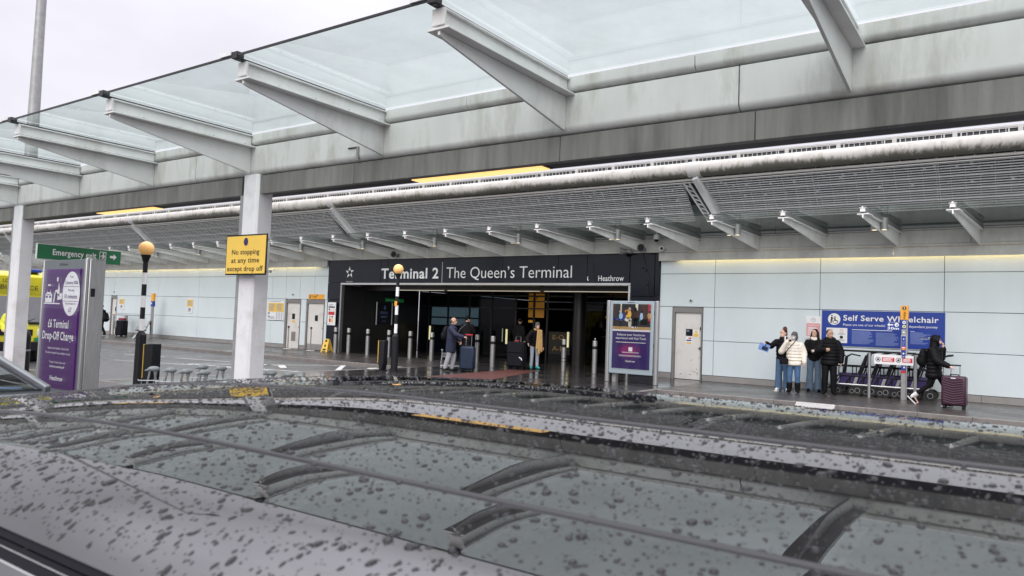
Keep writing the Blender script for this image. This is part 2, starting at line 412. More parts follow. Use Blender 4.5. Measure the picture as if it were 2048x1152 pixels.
# ------------------------------------------------------------------ glass drop-off canopy
can = thing('drop_off_canopy', 'long white steel drop-off canopy with glass panes on tapered brackets and dirty grey fascia', 'canopy', (0,0,0))
CX = [6.1, 3.7, 1.3, -1.14, -3.66, -6.06, -8.50, -10.85, -13.15, -15.50] + [-15.5-2.38*k for k in range(1, 7)]
XR, XL = CX[0]+1.2, CX[-1]-1.2
CXc = (CX[6-0], )
# white spine beam, in lengths with thin joints, and rolled lower edge
joints = [XR, 3.9, -1.99+.0, -9.6+.0+.05, -17.2, -24.8, XL]
joints = [XR, 4.1, -1.99, -9.75, -17.3, -24.8, XL]
def rprof(z0, z1, y0, y1, r, up=False):         # profile with a rounded lower outer edge
    pts = [(y1,z0),(y1,z1),(y0,z1)]
    for i in range(7):
        a = math.pi/2*i/6; pts.append((y0+r-r*math.cos(a), z0+r-r*math.sin(a)))
    return pts
m = MB('white_beam')
for a, b in zip(joints[:-1], joints[1:]):
    m.prism(rprof(3.415,3.785,6.0,6.5,.07), lambda u,v,t: (t,u,v), b+.006, a-.006)
m.use('joint_dark'); m.box(XL,XR,6.06,6.4,3.43,3.80)
m.build('beam', can)
m = MB('white_beam')
ch = [XR, 2.3, -2.37, -4.85, -9.6, -14.4, -19.2, -24, XL]
for a, b in zip(ch[:-1], ch[1:]):
    m.prism(rprof(3.812,3.945,5.985,6.4,.05), lambda u,v,t: (t,u,v), b+.004, a-.004)
m.build('glazing_channel', can)
m = MB('fascia_grey')
fj = [XR, 3.0, -1.99, -3.66, -8.30]
for a, b in ((XR,1.9),(1.895,-1.86),(-1.865,-3.72),(-3.725,-6.55),(-6.555,-8.30),(-8.70,-12.2),(-12.205,-15.31),(-15.71,-20),(-20.005,-22.47),(-22.86,XL)):
    m.box(b,a,6.035,6.12,3.155,3.40)
m.build('fascia', can, bevel=.006)
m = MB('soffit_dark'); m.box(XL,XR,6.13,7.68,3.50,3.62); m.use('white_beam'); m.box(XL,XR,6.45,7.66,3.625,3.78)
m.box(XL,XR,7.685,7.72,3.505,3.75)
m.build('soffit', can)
for x0 in (-6.95,-15.5,-24.0, 1.6):
    l = MB('black_trim'); l.box(x0,x0+2.15,7.40,7.64,3.485,3.498)
    lo = l.build('soffit_light', can); l = MB('warm_lamp'); l.box(x0+.03,x0+2.12,7.42,7.62,3.472,3.484); l.build('diffuser', lo)
# brackets
def bracket():
    b = bpy.data.objects.new('bracket', None); COL.objects.link(b); b.parent = can; b.empty_display_size = .1
    w_ = MB('white_paint')
    prof = [(4.15,3.765),(4.15,3.732),(4.22,3.712),(5.99,3.437),(5.998,3.445),(5.998,3.765)]
    w_.prism(prof, lambda u,v,t: (t,u,v), -.012, .012); w_.build('web', b, bevel=.003)
    w_ = MB('white_paint'); w_.box(-.105,.105,4.135,5.997,3.767,3.785); w_.build('flange', b, bevel=.003)
    w_ = MB('white_paint'); w_.box(-.062,.062,4.135,4.16,3.80,3.932); w_.box(-.058,.058,4.16,5.98,3.918,3.934); w_.box(-.045,.03,4.16,5.98,3.806,3.917)
    w_.use('steel_grey')
    for yy in (4.5,4.95,5.4,5.85): w_.cyl((.075,yy,3.786),(.075,yy,3.80),.012,n=6)
    w_.build('rafter', b, bevel=.003)
    w_ = MB('black_trim'); w_.box(-.03,.03,4.07,5.985,3.936,3.957); w_.box(-.035,.05,4.04,4.115,3.94,4.0); w_.build('glazing_gasket', b)
    w_ = MB('white_paint'); w_.box(-.20,-.036,4.03,4.09,3.972,4.012); w_.build('edge_clip', b)
    return b
b0 = bracket()
for i, x in enumerate(CX):
    bb = b0
    if i:
        bb = b0.copy(); COL.objects.link(bb); bb.parent = can
        for ch_ in b0.children: c = ch_.copy(); COL.objects.link(c); c.parent = bb
    bb.location = (x,0,0)
rng = random.Random(3)
for a, b in zip(CX[:-1], CX[1:]):
    m = MB('canopy_glass'); z0, z1 = 3.962+rng.uniform(-.004,.004), 3.960
    m.quad((b+.03,5.99,z1),(a-.03,5.99,z1),(a-.03,4.06,z0),(b+.03,4.06,z0)); m.build('glass_pane', can, smooth=0)
    m = MB('black_trim'); m.box(b+.031,a-.031,4.045,4.058,3.955,3.975); m.build('pane_edge', can)
for x in (-8.46, -15.47, -22.64):
    m = MB('column_white')
    m.prism([(-.145,0),(.115,0),(.145,.03),(.145,.24),(-.145,.24),(-.145,.0)], lambda u,v,t: (x+u,6.0+v,t), 0.0, 3.418)
    c = m.build('column', can, bevel=.004)
    p = MB('steel_grey'); p.box(x-.225,x-.147,6.01,6.10,.02,3.15); p.build('downpipe', c)
    p = MB('steel_grey')
    if x < -10:
        p.box(x+.146,x+.1475,6.05,6.2,.8,.803); p.box(x+.146,x+.1475,6.05,6.052,.4,.8)
    p.box(x-.17,x+.17,5.97,6.27,.002,.02); p.build('base_plate', c)
# angled conduit on the spine beam
m = MB('black_trim'); m.box(-6.62,-6.47,5.985,5.998,3.565,3.578); m.use('plinth'); m.box(-6.475,-6.44,5.985,5.998,3.42,3.578); m.build('conduit', can)

# ------------------------------------------------------------------ lamp post behind the canopy
lp = thing('lamp_post', 'tall tapered grey lamp post rising behind the glass canopy', 'lamp post', (-25.6,10.2,RZ))
m = MB('steel_grey'); m.cyl((0,0,.0),(0,0,9.5),.24,.15,n=24); m.cyl((0,0,9.5),(0,0,16),.15,.11,n=24); m.build('pole', lp)
m = MB('steel_grey'); m.cyl((0,0,.0),(0,0,.9),.26,.25,n=24); m.build('base', lp)
m = MB('steel_grey'); m.beam((0,0,15.9),(0,1.4,16.1),.1,.1); m.box(-.15,.15,1.3,2.0,16.0,16.15); m.build('lamp_head', lp)

# ------------------------------------------------------------------ terminal building
YW = 22.6
bld = thing('terminal_building', 'pale glass panelled airport terminal wall with white service doors', 'building')
# wall panels (each row of cladding is one mesh; joints are real gaps over a dark backing)
def joints_x():
    xr = []; x = -1.9
    while x < 34: xr.append(x); x += 3.1
    r_ = sorted(xr + [-5.0,-8.1])
    return r_
rowz = [(.19,1.245),(1.26,2.292),(2.308,3.345),(3.36,4.0)]
right = [-9.92,-8.1,-5.0,-1.9] + [-1.9+3.1*i for i in range(1,12)]
left = [-90+3.9*i for i in range(12)] + [-44.4,-39.7,-35.8,-31.9,-29.75,-28.75,-27.75,-26.75,-25.78]
left = sorted(set(left)); left = [x for x in left if not (-48 < x < -44.4)]
doors = [(-9.46,-8.47),(-28.70,-27.64),(-27.24,-26.02),(-44.72,-44.04)]
m = MB('wall_panel')
for xs in (left, right):
    for a, b in zip(xs[:-1], xs[1:]):
        for z0, z1 in rowz:
            segs = [(a+.007, b-.007)]
            if z0 < 2.2:
                for d0, d1 in doors:
                    ns = []
                    for s0, s1 in segs:
                        if d1 <= s0 or d0 >= s1: ns.append((s0,s1)); continue
                        if d0-.02 > s0+.05: ns.append((s0,d0-.02))
                        if d1+.02 < s1-.05: ns.append((d1+.02,s1))
                    segs = ns
            for s0, s1 in segs: m.box(s0,s1,YW,YW+.04,z0,z1)
build_each(m, 'wall', bld, smooth=0, bevel=.003)
m = MB('joint_dark')
for x0, x1 in ((-90,-44.74),(-44.02,-28.72),(-27.62,-27.26),(-26.0,-25.76),(-9.93,-9.48),(-8.45,33)): m.box(x0,x1,YW+.045,YW+.12,0,4.0)
for d0, d1 in doors: m.box(d0,d1,YW+.045,YW+.12,2.30,4.0); m.box(d0,d1,YW+.20,YW+.25,0,2.3)
build_each(m, 'backing', bld)
m = MB('plinth')
pj = [-90,-70,-55,-44.74], [-44.02,-40,-36,-32,-28.72], [-27.62,-27.26], [-26.0,-25.76], [-9.93,-9.48], [-8.45,-5.2,-1.05,2,6,12,20,33]
for q in pj:
    for a, b in zip(q[:-1], q[1:]): m.box(a+.004,b-.004,YW+.004,YW+.044,.004,.175)
build_each(m, 'plinth', bld)
def door(d0, d1, extras):
    fr = MB('door_frame'); fr.box(d0,d0+.075,YW-.005,YW+.19,0,2.27); fr.box(d1-.045,d1,YW-.005,YW+.19,0,2.27); fr.box(d0+.076,d1-.046,YW-.005,YW+.19,2.115,2.285)
    lf = MB('door_white'); lf.box(d0+.08,d1-.05,YW+.06,YW+.10,.012,2.11)
    lo = lf.build('door', bld, bevel=.004); fr.build('door_frame', lo)
    h = MB('black_plastic')
    for z in (1.62,1.0): h.box(d1-.085,d1-.055,YW+.02,YW+.058,z-.05,z+.05)
    h.cyl((d1-.12,YW+.02,1.0),(d1-.06,YW+.02,1.0),.014,n=8); h.build('handle', lo)
    extras(lo, d0)
def ex3(lo, d0):
    n = MB('portal_black'); n.box(-9.03,-8.81,YW+.054,YW+.059,1.38,1.60); n.use('sign_grey_text'); n.lines((-9.02,YW+.053,1.57),.12,.06,2); n.build('notice', lo)
    n = MB('sign_white'); n.box(-8.79,-8.60,YW+.054,YW+.059,1.34,1.59); n.use('sign_yellow'); n.box(-8.775,-8.615,YW+.05,YW+.0535,1.36,1.46)
    n.poly([(-.06,0),(.06,0),(0,.1)],(-8.695,YW+.0535,1.48)); n.build('notice', lo)
    n = MB('sign_white'); n.box(-9.02,-8.82,YW+.054,YW+.059,1.10,1.36); n.use('sign_red'); n.box(-8.93,-8.84,YW+.05,YW+.0535,1.29,1.33); n.use('sign_blue'); n.box(-9.0,-8.84,YW+.05,YW+.0535,1.22,1.26)
    n.use('sign_yellow'); n.box(-9.0,-8.84,YW+.05,YW+.0535,1.13,1.18); n.build('notice', lo)
    n = MB('plinth')
    rr = random.Random(5)
    for i in range(9):
        xx = rr.uniform(-9.3,-8.6); zz = rr.uniform(.15,.75); n.quad((xx,YW+.0585,zz),(xx+rr.uniform(.02,.1),YW+.0585,zz+rr.uniform(-.02,.05)),(xx+rr.uniform(.03,.1),YW+.0585,zz+.03),(xx,YW+.0585,zz+.012))
    n.build('scuff', lo)
def ex1(lo, d0):
    n = MB('black_plastic'); n.box(d0+.42,d0+.62,YW+.054,YW+.059,1.36,1.62); n.use('sign_yellow'); n.box(d0+.42,d0+.62,YW+.054,YW+.059,1.22,1.32); n.build('notice', lo)
    n = MB('plinth'); n.box(d0+.42,d0+.72,YW+.05,YW+.059,.35,.78)
    n.use('joint_dark')
    for i in range(7): n.box(d0+.44,d0+.70,YW+.046,YW+.05,.39+i*.055,.40+i*.055)
    n.build('vent', lo)
def ex2(lo, d0):
    n = MB('black_plastic'); n.box(d0+.55,d0+.75,YW+.054,YW+.059,1.32,1.58); n.build('notice', lo)
    n = MB('plinth'); n.box(d0+.09,d1x-.06,YW+.05,YW+.059,.02,.28); n.build('kick_plate', lo)
d1x = -26.02
door(-9.46,-8.47,ex3); door(-28.70,-27.64,ex1); door(-27.24,-26.02,ex2); door(-44.72,-44.04,ex1)
# beam and stone band over the wall, cove lamps behind the band
m = MB('stone_band')
xs = [-90,-80,-70,-60,-52,-44,-37,-31,-25,-19,-13.2,-7.1,-1.3,4.5,10,16,22,33]
for a, b in zip(xs[:-1], xs[1:]): m.box(a+.004,b-.004,22.42,22.80,4.10,4.462)
m.box(-90,33,22.38,22.80,4.035,4.092)
for a, b in zip(xs[:-1], xs[1:]): m.box(a+.003,b-.003,22.40,22.80,4.47,4.51)
m.build('beam', bld, bevel=.004)
m = MB('stone_band')
for q in ([-90,-75,-60,-48,-36,-25.77],[-9.93,-6.4,-3.1,.4,4,9,15,22,33]):
    for a, b in zip(q[:-1], q[1:]): m.box(a+.003,b-.003,22.43,22.46,3.765,4.03)
build_each(m, 'fascia_band', bld)
rr = random.Random(11)
for x0, x1 in ((-90,-25.9),(-9.3,33)):
    x = x0
    while x < x1-1.2:
        c = MB('cove_lamp'); c.box(x+.01,min(x+1.54,x1),22.49,22.53,3.86,3.88); c.build('cove_light', bld); x += 1.55
# upper glazing and roof edge behind the louvres
m = MB('glass_upper')
x = -90
while x < 33: m.box(x+.01,x+3.09,22.62,22.66,4.53,7.0); x += 3.1
m.build('upper_glazing', bld, smooth=0)
m = MB('slab_grey'); m.box(-90,33,20.42,22.6,6.28,6.36); m.box(-90,33,22.67,44,4.0,6.36); m.use('joint_dark'); m.box(-90,33,22.655,22.668,4.5,6.3); m.box(-90,33,22.42,22.66,4.512,4.53); m.box(-90,33,21.3,22.615,5.55,5.6)
m.build('roof', bld)
# wall fittings
m = MB('stone_band')
for x in (-8.86,-28.2,-26.5,-44.4): m.cyl((x,YW-.05,2.50),(x,YW,2.50),.045,n=14)
m.use('black_plastic')
for x in (-8.86,-28.2,-26.5,-44.4): m.cyl((x,YW-.056,2.50),(x,YW-.05,2.50),.025,n=12)
build_each(m, 'wall_sensor', bld)

# black entrance portal
por = thing('entrance_portal', 'black glass clad entrance portal with big white lettering across its header', 'entrance')
m = MB('portal_black')
hx = [-25.75,-22.5,-22.1,-19.12,-16.2,-13.78,-12.6,-10.98]
for a, b in zip(hx[:-1], hx[1:]): m.box(a+.008,b-.008,22.5,22.58,3.06,4.03)
m.box(-10.964,-10.1,22.5,22.58,2.62,4.03); m.box(-10.95,-9.94,22.53,22.585,.0,2.60); m.box(-10.09,-9.94,22.53,22.585,2.62,4.03)
m.box(-25.75,-24.9,22.5,22.58,2.32,3.05); m.box(-25.75,-24.9,22.52,22.58,.0,2.3)
m.use('joint_dark'); m.box(-25.75,-9.94,22.59,22.63,3.0,4.03); m.box(-25.75,-24.9,22.59,22.63,0,3.0); m.box(-10.95,-9.94,22.59,22.63,0,3.0)
m.use('plinth'); m.box(-25.74,-24.95,22.46,22.515,.004,.19)
build_each(m, 'cladding', por, bevel=.004)
m = MB('steel_bright'); m.box(-24.86,-10.92,22.44,22.60,2.96,3.045); m.box(-10.99,-10.92,22.44,22.60,2.45,2.955); m.box(-10.99,-10.92,22.44,22.6,0,2.445)
m.build('steel_trim', por, bevel=.006)
m = MB('brushed_steel'); m.box(-24.86,-24.78,22.44,22.60,0,2.955); m.build('steel_jamb', por)
m = MB('letter_white'); yl = 22.492
m.text('Terminal 2', (-22.46,yl,3.235), .43, 3.15, bold=.022); m.build('lettering', por, smooth=0)
m = MB('letter_white'); m.text("The Queen\u2019s Terminal", (-18.9,yl,3.235), .42, 5.7, bold=-.006); m.build('lettering', por, smooth=0)
m = MB('letter_white'); m.text('Heathrow', (-12.15,yl,3.12), .185, .96, bold=.006); m.build('lettering', por, smooth=0)
m = MB('letter_white'); m.disc((-12.55,yl,3.20),.035,.075); m.use('portal_black'); m.disc((-12.525,yl-.002,3.215),.03,.06); m.build('logo_mark', por, smooth=0)
m = MB('brushed_steel'); m.box(-19.135,-19.10,22.488,22.497,3.02,3.88); m.build('divider', por)
m = MB('letter_white')
for k in range(5):                                # star of five darts
    a = math.pi/2 + k*2*math.pi/5; c, s_ = math.cos(a), math.sin(a); cx, cz = -24.38, 3.50
    P = lambda r, t: (r*math.cos(a+t), r*math.sin(a+t))
    m.poly([P(.27,0), P(.12,.75), P(.10,-.35)], (cx,yl,cz))
m.build('emblem', por, smooth=0)
m = MB('letter_white'); m.text('STAR ALLIANCE', (cx,yl,3.08), .035, .42, align='c'); m.build('lettering', por, smooth=0)
m = MB('black_trim'); m.tube([(-10.52,22.48,4.05),(-10.40,22.485,3.55),(-10.28,22.485,3.2),(-10.33,22.485,2.7)], .014); m.sph((-10.5,22.47,3.55),.03); m.sph((-10.38,22.47,3.46),.035); m.sph((-10.34,22.47,3.0),.03)
m.tube([(-12.35,22.485,3.75),(-12.33,22.485,3.1)], .008); m.box(-12.42,-12.26,22.47,22.49,3.36,3.375); build_each(m, 'cable', por)
# recess: side wall, ceiling, glazed screen
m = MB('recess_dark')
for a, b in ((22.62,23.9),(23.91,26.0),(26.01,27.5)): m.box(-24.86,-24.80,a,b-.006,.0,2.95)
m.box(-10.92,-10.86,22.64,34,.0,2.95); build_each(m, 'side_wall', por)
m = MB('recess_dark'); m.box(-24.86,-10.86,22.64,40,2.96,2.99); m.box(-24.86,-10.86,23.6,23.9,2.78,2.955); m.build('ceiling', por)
m = MB('strip_lamp')
for x0, x1 in ((-22.6,-19.9),(-19.7,-15.2),(-15.0,-11.4)): m.box(x0,x1,23.55,23.59,2.79,2.815)
build_each(m, 'strip_light', por)
m = MB('door_glass')
gx = [-24.7,-24.1,-22.9,-21.6,-20.3,-18.95,-17.3,-15.7,-14.1,-12.5,-10.93]
for a, b in zip(gx[:-1], gx[1:]):
    if not -19.2 < a < -15.8: m.quad((a+.03,27.5,.05),(b-.03,27.5,.05),(b-.03,27.5,2.75),(a+.03,27.5,2.75))
build_each(m, 'glazed_screen', por, tol=.1, smooth=0)
m = MB('black_trim')
for x in gx: m.box(x-.03,x+.03,27.46,27.54,0,2.95)
m.box(-24.7,-10.93,27.46,27.54,2.2,2.26); m.box(-24.7,-10.93,27.46,27.54,2.75,2.82); m.build('screen_frame', por)
m = MB('handle_glow')
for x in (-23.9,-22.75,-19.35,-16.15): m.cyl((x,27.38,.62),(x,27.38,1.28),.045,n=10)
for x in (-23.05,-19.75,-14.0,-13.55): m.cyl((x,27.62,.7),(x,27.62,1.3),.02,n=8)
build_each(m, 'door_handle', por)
m = MB('recess_dark'); m.cyl((-14.95,26.2,0),(-14.95,26.2,2.95),.28,n=28); m.build('column', por)
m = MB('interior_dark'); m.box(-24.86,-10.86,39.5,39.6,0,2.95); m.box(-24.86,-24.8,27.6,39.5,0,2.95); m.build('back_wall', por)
m = MB('sky_reflection')
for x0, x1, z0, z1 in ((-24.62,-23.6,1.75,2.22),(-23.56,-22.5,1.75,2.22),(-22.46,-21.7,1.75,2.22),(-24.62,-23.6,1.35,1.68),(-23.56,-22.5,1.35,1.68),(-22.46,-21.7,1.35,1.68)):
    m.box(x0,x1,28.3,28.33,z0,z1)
m.build('reflection_pane', por)  # added glowing panes that imitate a reflection of the sky outside
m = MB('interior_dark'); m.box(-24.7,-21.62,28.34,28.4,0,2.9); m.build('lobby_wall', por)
# ------------------------------------------------------------------ canopy over the pavement, tube and louvres
ec = thing('louvred_canopy', 'grey louvred canopy with mossy white tube and short brackets along the terminal front', 'canopy')
SK = 0.385
def sbracket(lights):
    b = bpy.data.objects.new('bracket', None); COL.objects.link(b); b.parent = ec; b.empty_display_size = .1
    Yt, Yr = 19.46, 22.415
    sx = lambda y: -SK*(Yr-y)/(Yr-Yt)
    w_ = MB('bracket_white')
    pr = [(Yt,4.525),(Yt,4.44),(Yt+.15,4.42),(Yr,4.03),(Yr,4.40)]
    w_.prism(pr, lambda u,v,t: (sx(u)+t,u,v), -.015, .015); w_.build('web', b)
    w_ = MB('bracket_white')
    A, B = (sx(Yt)-0,Yt,4.535), (0,Yr,4.41)
    w_.beam((sx(Yt),Yt,4.535),(sx(Yt+.35),Yt+.35,4.535),.27,.025); w_.beam((sx(Yt+.35),Yt+.35,4.534),B,.20,.022); w_.build('flange', b)
    w_ = MB('bracket_white'); w_.box(sx(Yt)-.055,sx(Yt)+.055,Yt-.03,Yt,4.585,4.665); w_.box(sx(Yt)-.08,sx(Yt)+.08,Yt-.03,Yt+.03,4.67,4.715); w_.use('steel_grey')
    w_.beam((sx(Yt)-.05,Yt,4.63),(-.05,Yr,4.51),.04,.12); w_.beam((sx(Yt)+.05,Yt,4.63),(.05,Yr,4.51),.04,.12); w_.build('rafter', b)
    if lights:
        for s_ in (-1,1):
            w_ = MB('steel_grey'); x = sx(20.75)+s_*.115; w_.cyl((x,20.75,4.30),(x,20.75,4.60),.088,n=18); lo = w_.build('downlight', b)
            w_ = MB('downlight_lens'); w_.cyl((x,20.75,4.293),(x,20.75,4.299),.06,n=16); w_.build('lens', lo)
    return b
pb = {0: sbracket(False), 1: sbracket(True)}; used = set()
for k in range(-5, 30):
    q = k % 2; b = pb[q]
    if q in used:
        b = pb[q].copy(); COL.objects.link(b); b.parent = ec
        for ch_ in pb[q].children:
            c = ch_.copy(); COL.objects.link(c); c.parent = b
            for g_ in ch_.children: d = g_.copy(); COL.objects.link(d); d.parent = c
    used.add(q); b.location = (-1.1025-1.874*k, 0, 0)
for k in range(-5, 29):
    x1 = -1.1025-1.874*k; x0 = x1-1.874
    m = MB('small_glass'); m.quad((x0+.02,22.40,4.585),(x1-.02,22.40,4.585),(x1-SK-.02,19.40,4.70),(x0-SK+.02,19.40,4.70)); m.build('glass_pane', ec, smooth=0)
    m = MB('black_trim'); m.box(x0-SK+.02,x1-SK-.02,19.385,19.398,4.69,4.71); m.build('pane_edge', ec)
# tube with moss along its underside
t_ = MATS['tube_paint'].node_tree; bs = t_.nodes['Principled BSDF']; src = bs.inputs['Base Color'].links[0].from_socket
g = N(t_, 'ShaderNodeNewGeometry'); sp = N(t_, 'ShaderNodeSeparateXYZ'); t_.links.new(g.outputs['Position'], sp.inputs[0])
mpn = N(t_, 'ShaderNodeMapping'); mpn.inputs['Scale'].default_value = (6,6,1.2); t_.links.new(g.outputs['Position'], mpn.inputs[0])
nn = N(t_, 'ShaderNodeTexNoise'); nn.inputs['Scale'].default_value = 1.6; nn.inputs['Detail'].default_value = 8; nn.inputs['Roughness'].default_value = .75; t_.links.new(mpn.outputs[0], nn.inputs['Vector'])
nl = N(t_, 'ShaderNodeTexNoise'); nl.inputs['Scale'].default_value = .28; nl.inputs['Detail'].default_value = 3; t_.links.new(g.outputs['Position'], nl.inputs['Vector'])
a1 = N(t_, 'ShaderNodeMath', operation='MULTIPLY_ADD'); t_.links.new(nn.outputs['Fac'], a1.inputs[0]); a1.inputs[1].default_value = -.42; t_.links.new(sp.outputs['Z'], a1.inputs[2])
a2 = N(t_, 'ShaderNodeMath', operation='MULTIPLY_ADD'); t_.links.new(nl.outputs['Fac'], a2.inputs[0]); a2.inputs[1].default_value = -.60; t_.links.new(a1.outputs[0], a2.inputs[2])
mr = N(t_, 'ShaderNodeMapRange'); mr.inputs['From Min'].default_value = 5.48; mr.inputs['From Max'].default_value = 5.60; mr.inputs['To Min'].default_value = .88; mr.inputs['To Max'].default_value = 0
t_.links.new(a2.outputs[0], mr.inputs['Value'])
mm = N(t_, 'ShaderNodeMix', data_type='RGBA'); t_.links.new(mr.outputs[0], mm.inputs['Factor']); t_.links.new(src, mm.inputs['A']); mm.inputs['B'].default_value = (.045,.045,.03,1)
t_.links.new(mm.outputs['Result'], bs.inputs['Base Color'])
AX = [-7.85+15.07*k for k in (2,1,0,-1,-2,-3,-4,-5)]
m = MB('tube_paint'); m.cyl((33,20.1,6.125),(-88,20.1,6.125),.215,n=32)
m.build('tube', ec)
m = MB('rail_white')
for x in AX: m.cyl((x-.19,20.1,6.125),(x+.19,20.1,6.125),.226,n=32)
build_each(m, 'tube_collar', ec)
m = MB('rail_white'); m.cyl((33,20.17,5.855),(-88,20.17,5.855),.038,n=12); m.box(-88,33,20.19,20.24,5.775,5.80)
x = -60.0
while x < 20: m.cyl((x,20.12,5.90),(x,20.16,5.86),.012,n=6); x += .39
m.build('gutter_pipe', ec)
m = MB('rail_white')
m.box(-88,33,20.28,20.33,6.505,6.55); m.box(-88,33,20.26,20.30,6.36,6.378); m.box(-88,33,20.28,20.31,6.478,6.49)
x = -88
while x < 33:
    m.box(x,x+.10,20.24,20.32,6.33,6.50)
    m.box(x+.16,x+.19,20.285,20.31,6.378,6.478); m.box(x+1.1,x+1.13,20.285,20.31,6.378,6.478)
    for i in range(1,8): m.box(x+.155+i*.128,x+.17+i*.128,20.285,20.31,6.378,6.478)
    x += 1.29
m.use('joint_dark'); m.box(-88,33,20.335,20.35,6.34,6.50)
m.build('walkway_edge', ec)
def slopept(s): return (20.22+1.02*s, 5.79-.97*s)     # the louvre slope, s from 0 at the tube to 1 at the foot
for i, (xa, xb) in enumerate(zip(AX[:-1], AX[1:])):
    x1, x0 = xa-.42, xb+.22
    m = MB('louvre_grey')
    for j in range(19):
        s_ = .02+j*.0533; y, z = slopept(s_)
        big = j in (5,10,14)
        m.beam((x0,y,z),(x1,y,z), .034 if not big else .058, .014 if not big else .02, upv=(0,-.69,.72))
    n_ = max(1, round((x1-x0)/.30))
    for j in range(n_+1):                             # thin cross bars behind the slats
        x = x0+(x1-x0)*j/n_; (ya,za),(yb,zb) = slopept(0),slopept(1)
        m.beam((x,ya+.03,za+.03),(x,yb+.03,zb+.03), .010, .012)
    for j in range(1,5):
        x = x0+(x1-x0)*j/5; (ya,za),(yb,zb) = slopept(0),slopept(1)
        m.use('steel_grey'); m.beam((x,ya-.004,za-.004),(x,yb-.004,zb-.004), .022, .02); m.use('louvre_grey')
    m.use('steel_grey')
    m.use('louvre_grey'); rl = random.Random(40+i)
    for s_ in (.05,.10,.155,.42):                # short clips and struts between the upper rows
        x = x0+.05
        while x < x1-.1:
            (ya,za),(yb,zb) = slopept(s_),slopept(s_+.05)
            m.beam((x,ya+.012,za+.012),(x,yb+.012,zb+.012), .016+.05*(rl.random() < .3), .010); x += rl.uniform(.25,.9)
    m.build('louvre_screen', ec, smooth=0)
for x in AX:
    m = MB('louvre_grey'); m.beam((x+.02,20.06,5.93),(x+.42,21.22,4.76),.34,.16,upv=(0,-.69,.72)); m.build('arm', ec, bevel=.006)
    m = MB('louvre_grey')
    for sx in (-.40,-.24): m.beam((x+sx,20.2,5.80),(x+sx+.40,21.22,4.80),.05,.04,upv=(0,-.69,.72))
    for j in range(8):
        s_ = .06+j*.12; y, z = slopept(s_); m.beam((x-.40+.4*s_,y,z),(x-.24+.4*s_,y+.06,z-.06),.03,.03)
    m.build('ladder', ec)

# ------------------------------------------------------------------ fittings under that canopy
def horn(loc, rz, label):
    t = thing('loudspeaker', label, 'loudspeaker', loc, rz, 'horn loudspeakers on the beam')
    m = MB('steel_grey'); m.cyl((0,-.02,0),(0,-.26,0),.06,.135,n=20,caps=False); m.cyl((0,.10,0),(0,-.02,0),.08,.07,n=16); m.cyl((0,-.255,0),(0,-.265,0),.135,.12,n=20,caps=False); m.build('horn', t)
    m = MB('black_plastic'); m.cyl((0,-.05,0),(0,-.2,0),.055,.11,n=16); m.sph((0,-.19,0),.028); m.build('throat', t)
    m = MB('steel_grey'); m.box(-.02,.02,.02,.12,-.03,.03); m.build('mount', t)
horn((-10.42,22.28,4.16), R(10), 'grey horn loudspeaker facing the road at the right end of the entrance portal')
horn((-21.43,22.28,4.18), R(15), 'grey horn loudspeaker directly above the amber globe in front of the portal')
horn((-10.95,22.28,4.08), R(-70), 'grey horn loudspeaker turned sideways below a bracket right of the terminal name')
t = thing('dome_camera', 'white dome security camera hanging above the grey horn at the portal', 'camera', (-9.88,22.1,4.42))
m = MB('white_paint'); m.cyl((0,0,.0),(0,0,.16),.10,.09,n=20); m.cyl((0,0,.16),(0,0,.26),.03,n=10); m.build('housing', t)
m = MB('black_plastic'); m.sph((0,0,-.0),(.085,.085,.08),n=16); m.build('dome', t)
t = thing('bullet_camera', 'small white round camera on the beam right of the portal', 'camera', (-9.75,22.28,4.14))
m = MB('white_paint'); m.cyl((0,.1,0),(0,-.08,0),.075,n=20); m.build('housing', t)
m = MB('black_plastic'); m.cyl((.01,-.081,0),(.01,-.087,0),.05,n=16); m.build('lens', t)

# ------------------------------------------------------------------ signs on the wall and columns
YS = 22.575
def panel(name, label, cat, x0, x1, z0, z1, mt, y=YS, d=.02, group=None):
    t = thing(name, label, cat, ((x0+x1)/2, y, z0), 0, group)
    m = MB(mt); m.box(-(x1-x0)/2,(x1-x0)/2,0,d,0,z1-z0); m.build('panel', t, bevel=.003); return t
t = panel('wall_sign', 'wide blue self serve wheelchair sign on the pale wall', 'sign', -4.93, -1.87, 1.29, 2.28, 'sign_blue')
ox, oz = -3.40, 1.29
m = MB('sign_white'); X = lambda x: x-ox; Zz = lambda z: z-oz
m.text('Self Serve Wheelchair', (X(-4.36),-.004,Zz(2.005)), .155, 2.34, bold=.016); m.text('Please use one of our wheelchairs for your independent journey', (X(-4.36),-.004,Zz(1.86)), .062, 2.32, bold=.008)
m.build('lettering', t, smooth=0)
m = MB('sign_white'); m.disc((X(-4.60),-.004,Zz(2.035)),.165,.165); m.use('black_trim')
y_ = -.008; cx, cz = X(-4.60), Zz(2.035)
m.disc((cx-.06,y_,cz+.095),.022,.022); m.poly([(-.085,.065),(-.045,.065),(-.04,-.02),(-.055,-.12),(-.075,-.12),(-.07,-.03),(-.09,-.03)],(cx,y_,cz)); m.poly([(-.05,.05),(.0,.02),(.0,.0),(-.05,.03)],(cx,y_,cz)); m.poly([(-.09,-.03),(-.07,-.03),(-.10,-.12),(-.12,-.12)],(cx,y_,cz))
m.disc((cx+.02,y_,cz+.06),.02,.02); m.poly([(.005,.035),(.035,.035),(.04,-.03),(.085,-.03),(.105,-.09),(.085,-.095),(.07,-.05),(.005,-.05)],(cx,y_,cz)); m.disc((cx+.03,y_,cz-.075),.06,.06,r_in=.8)
m.build('emblem', t, smooth=0)
m = MB('sign_white'); m.box(X(-4.80),X(-4.25),-.01,-.001,Zz(1.37),Zz(1.79)); m.use('sign_red')
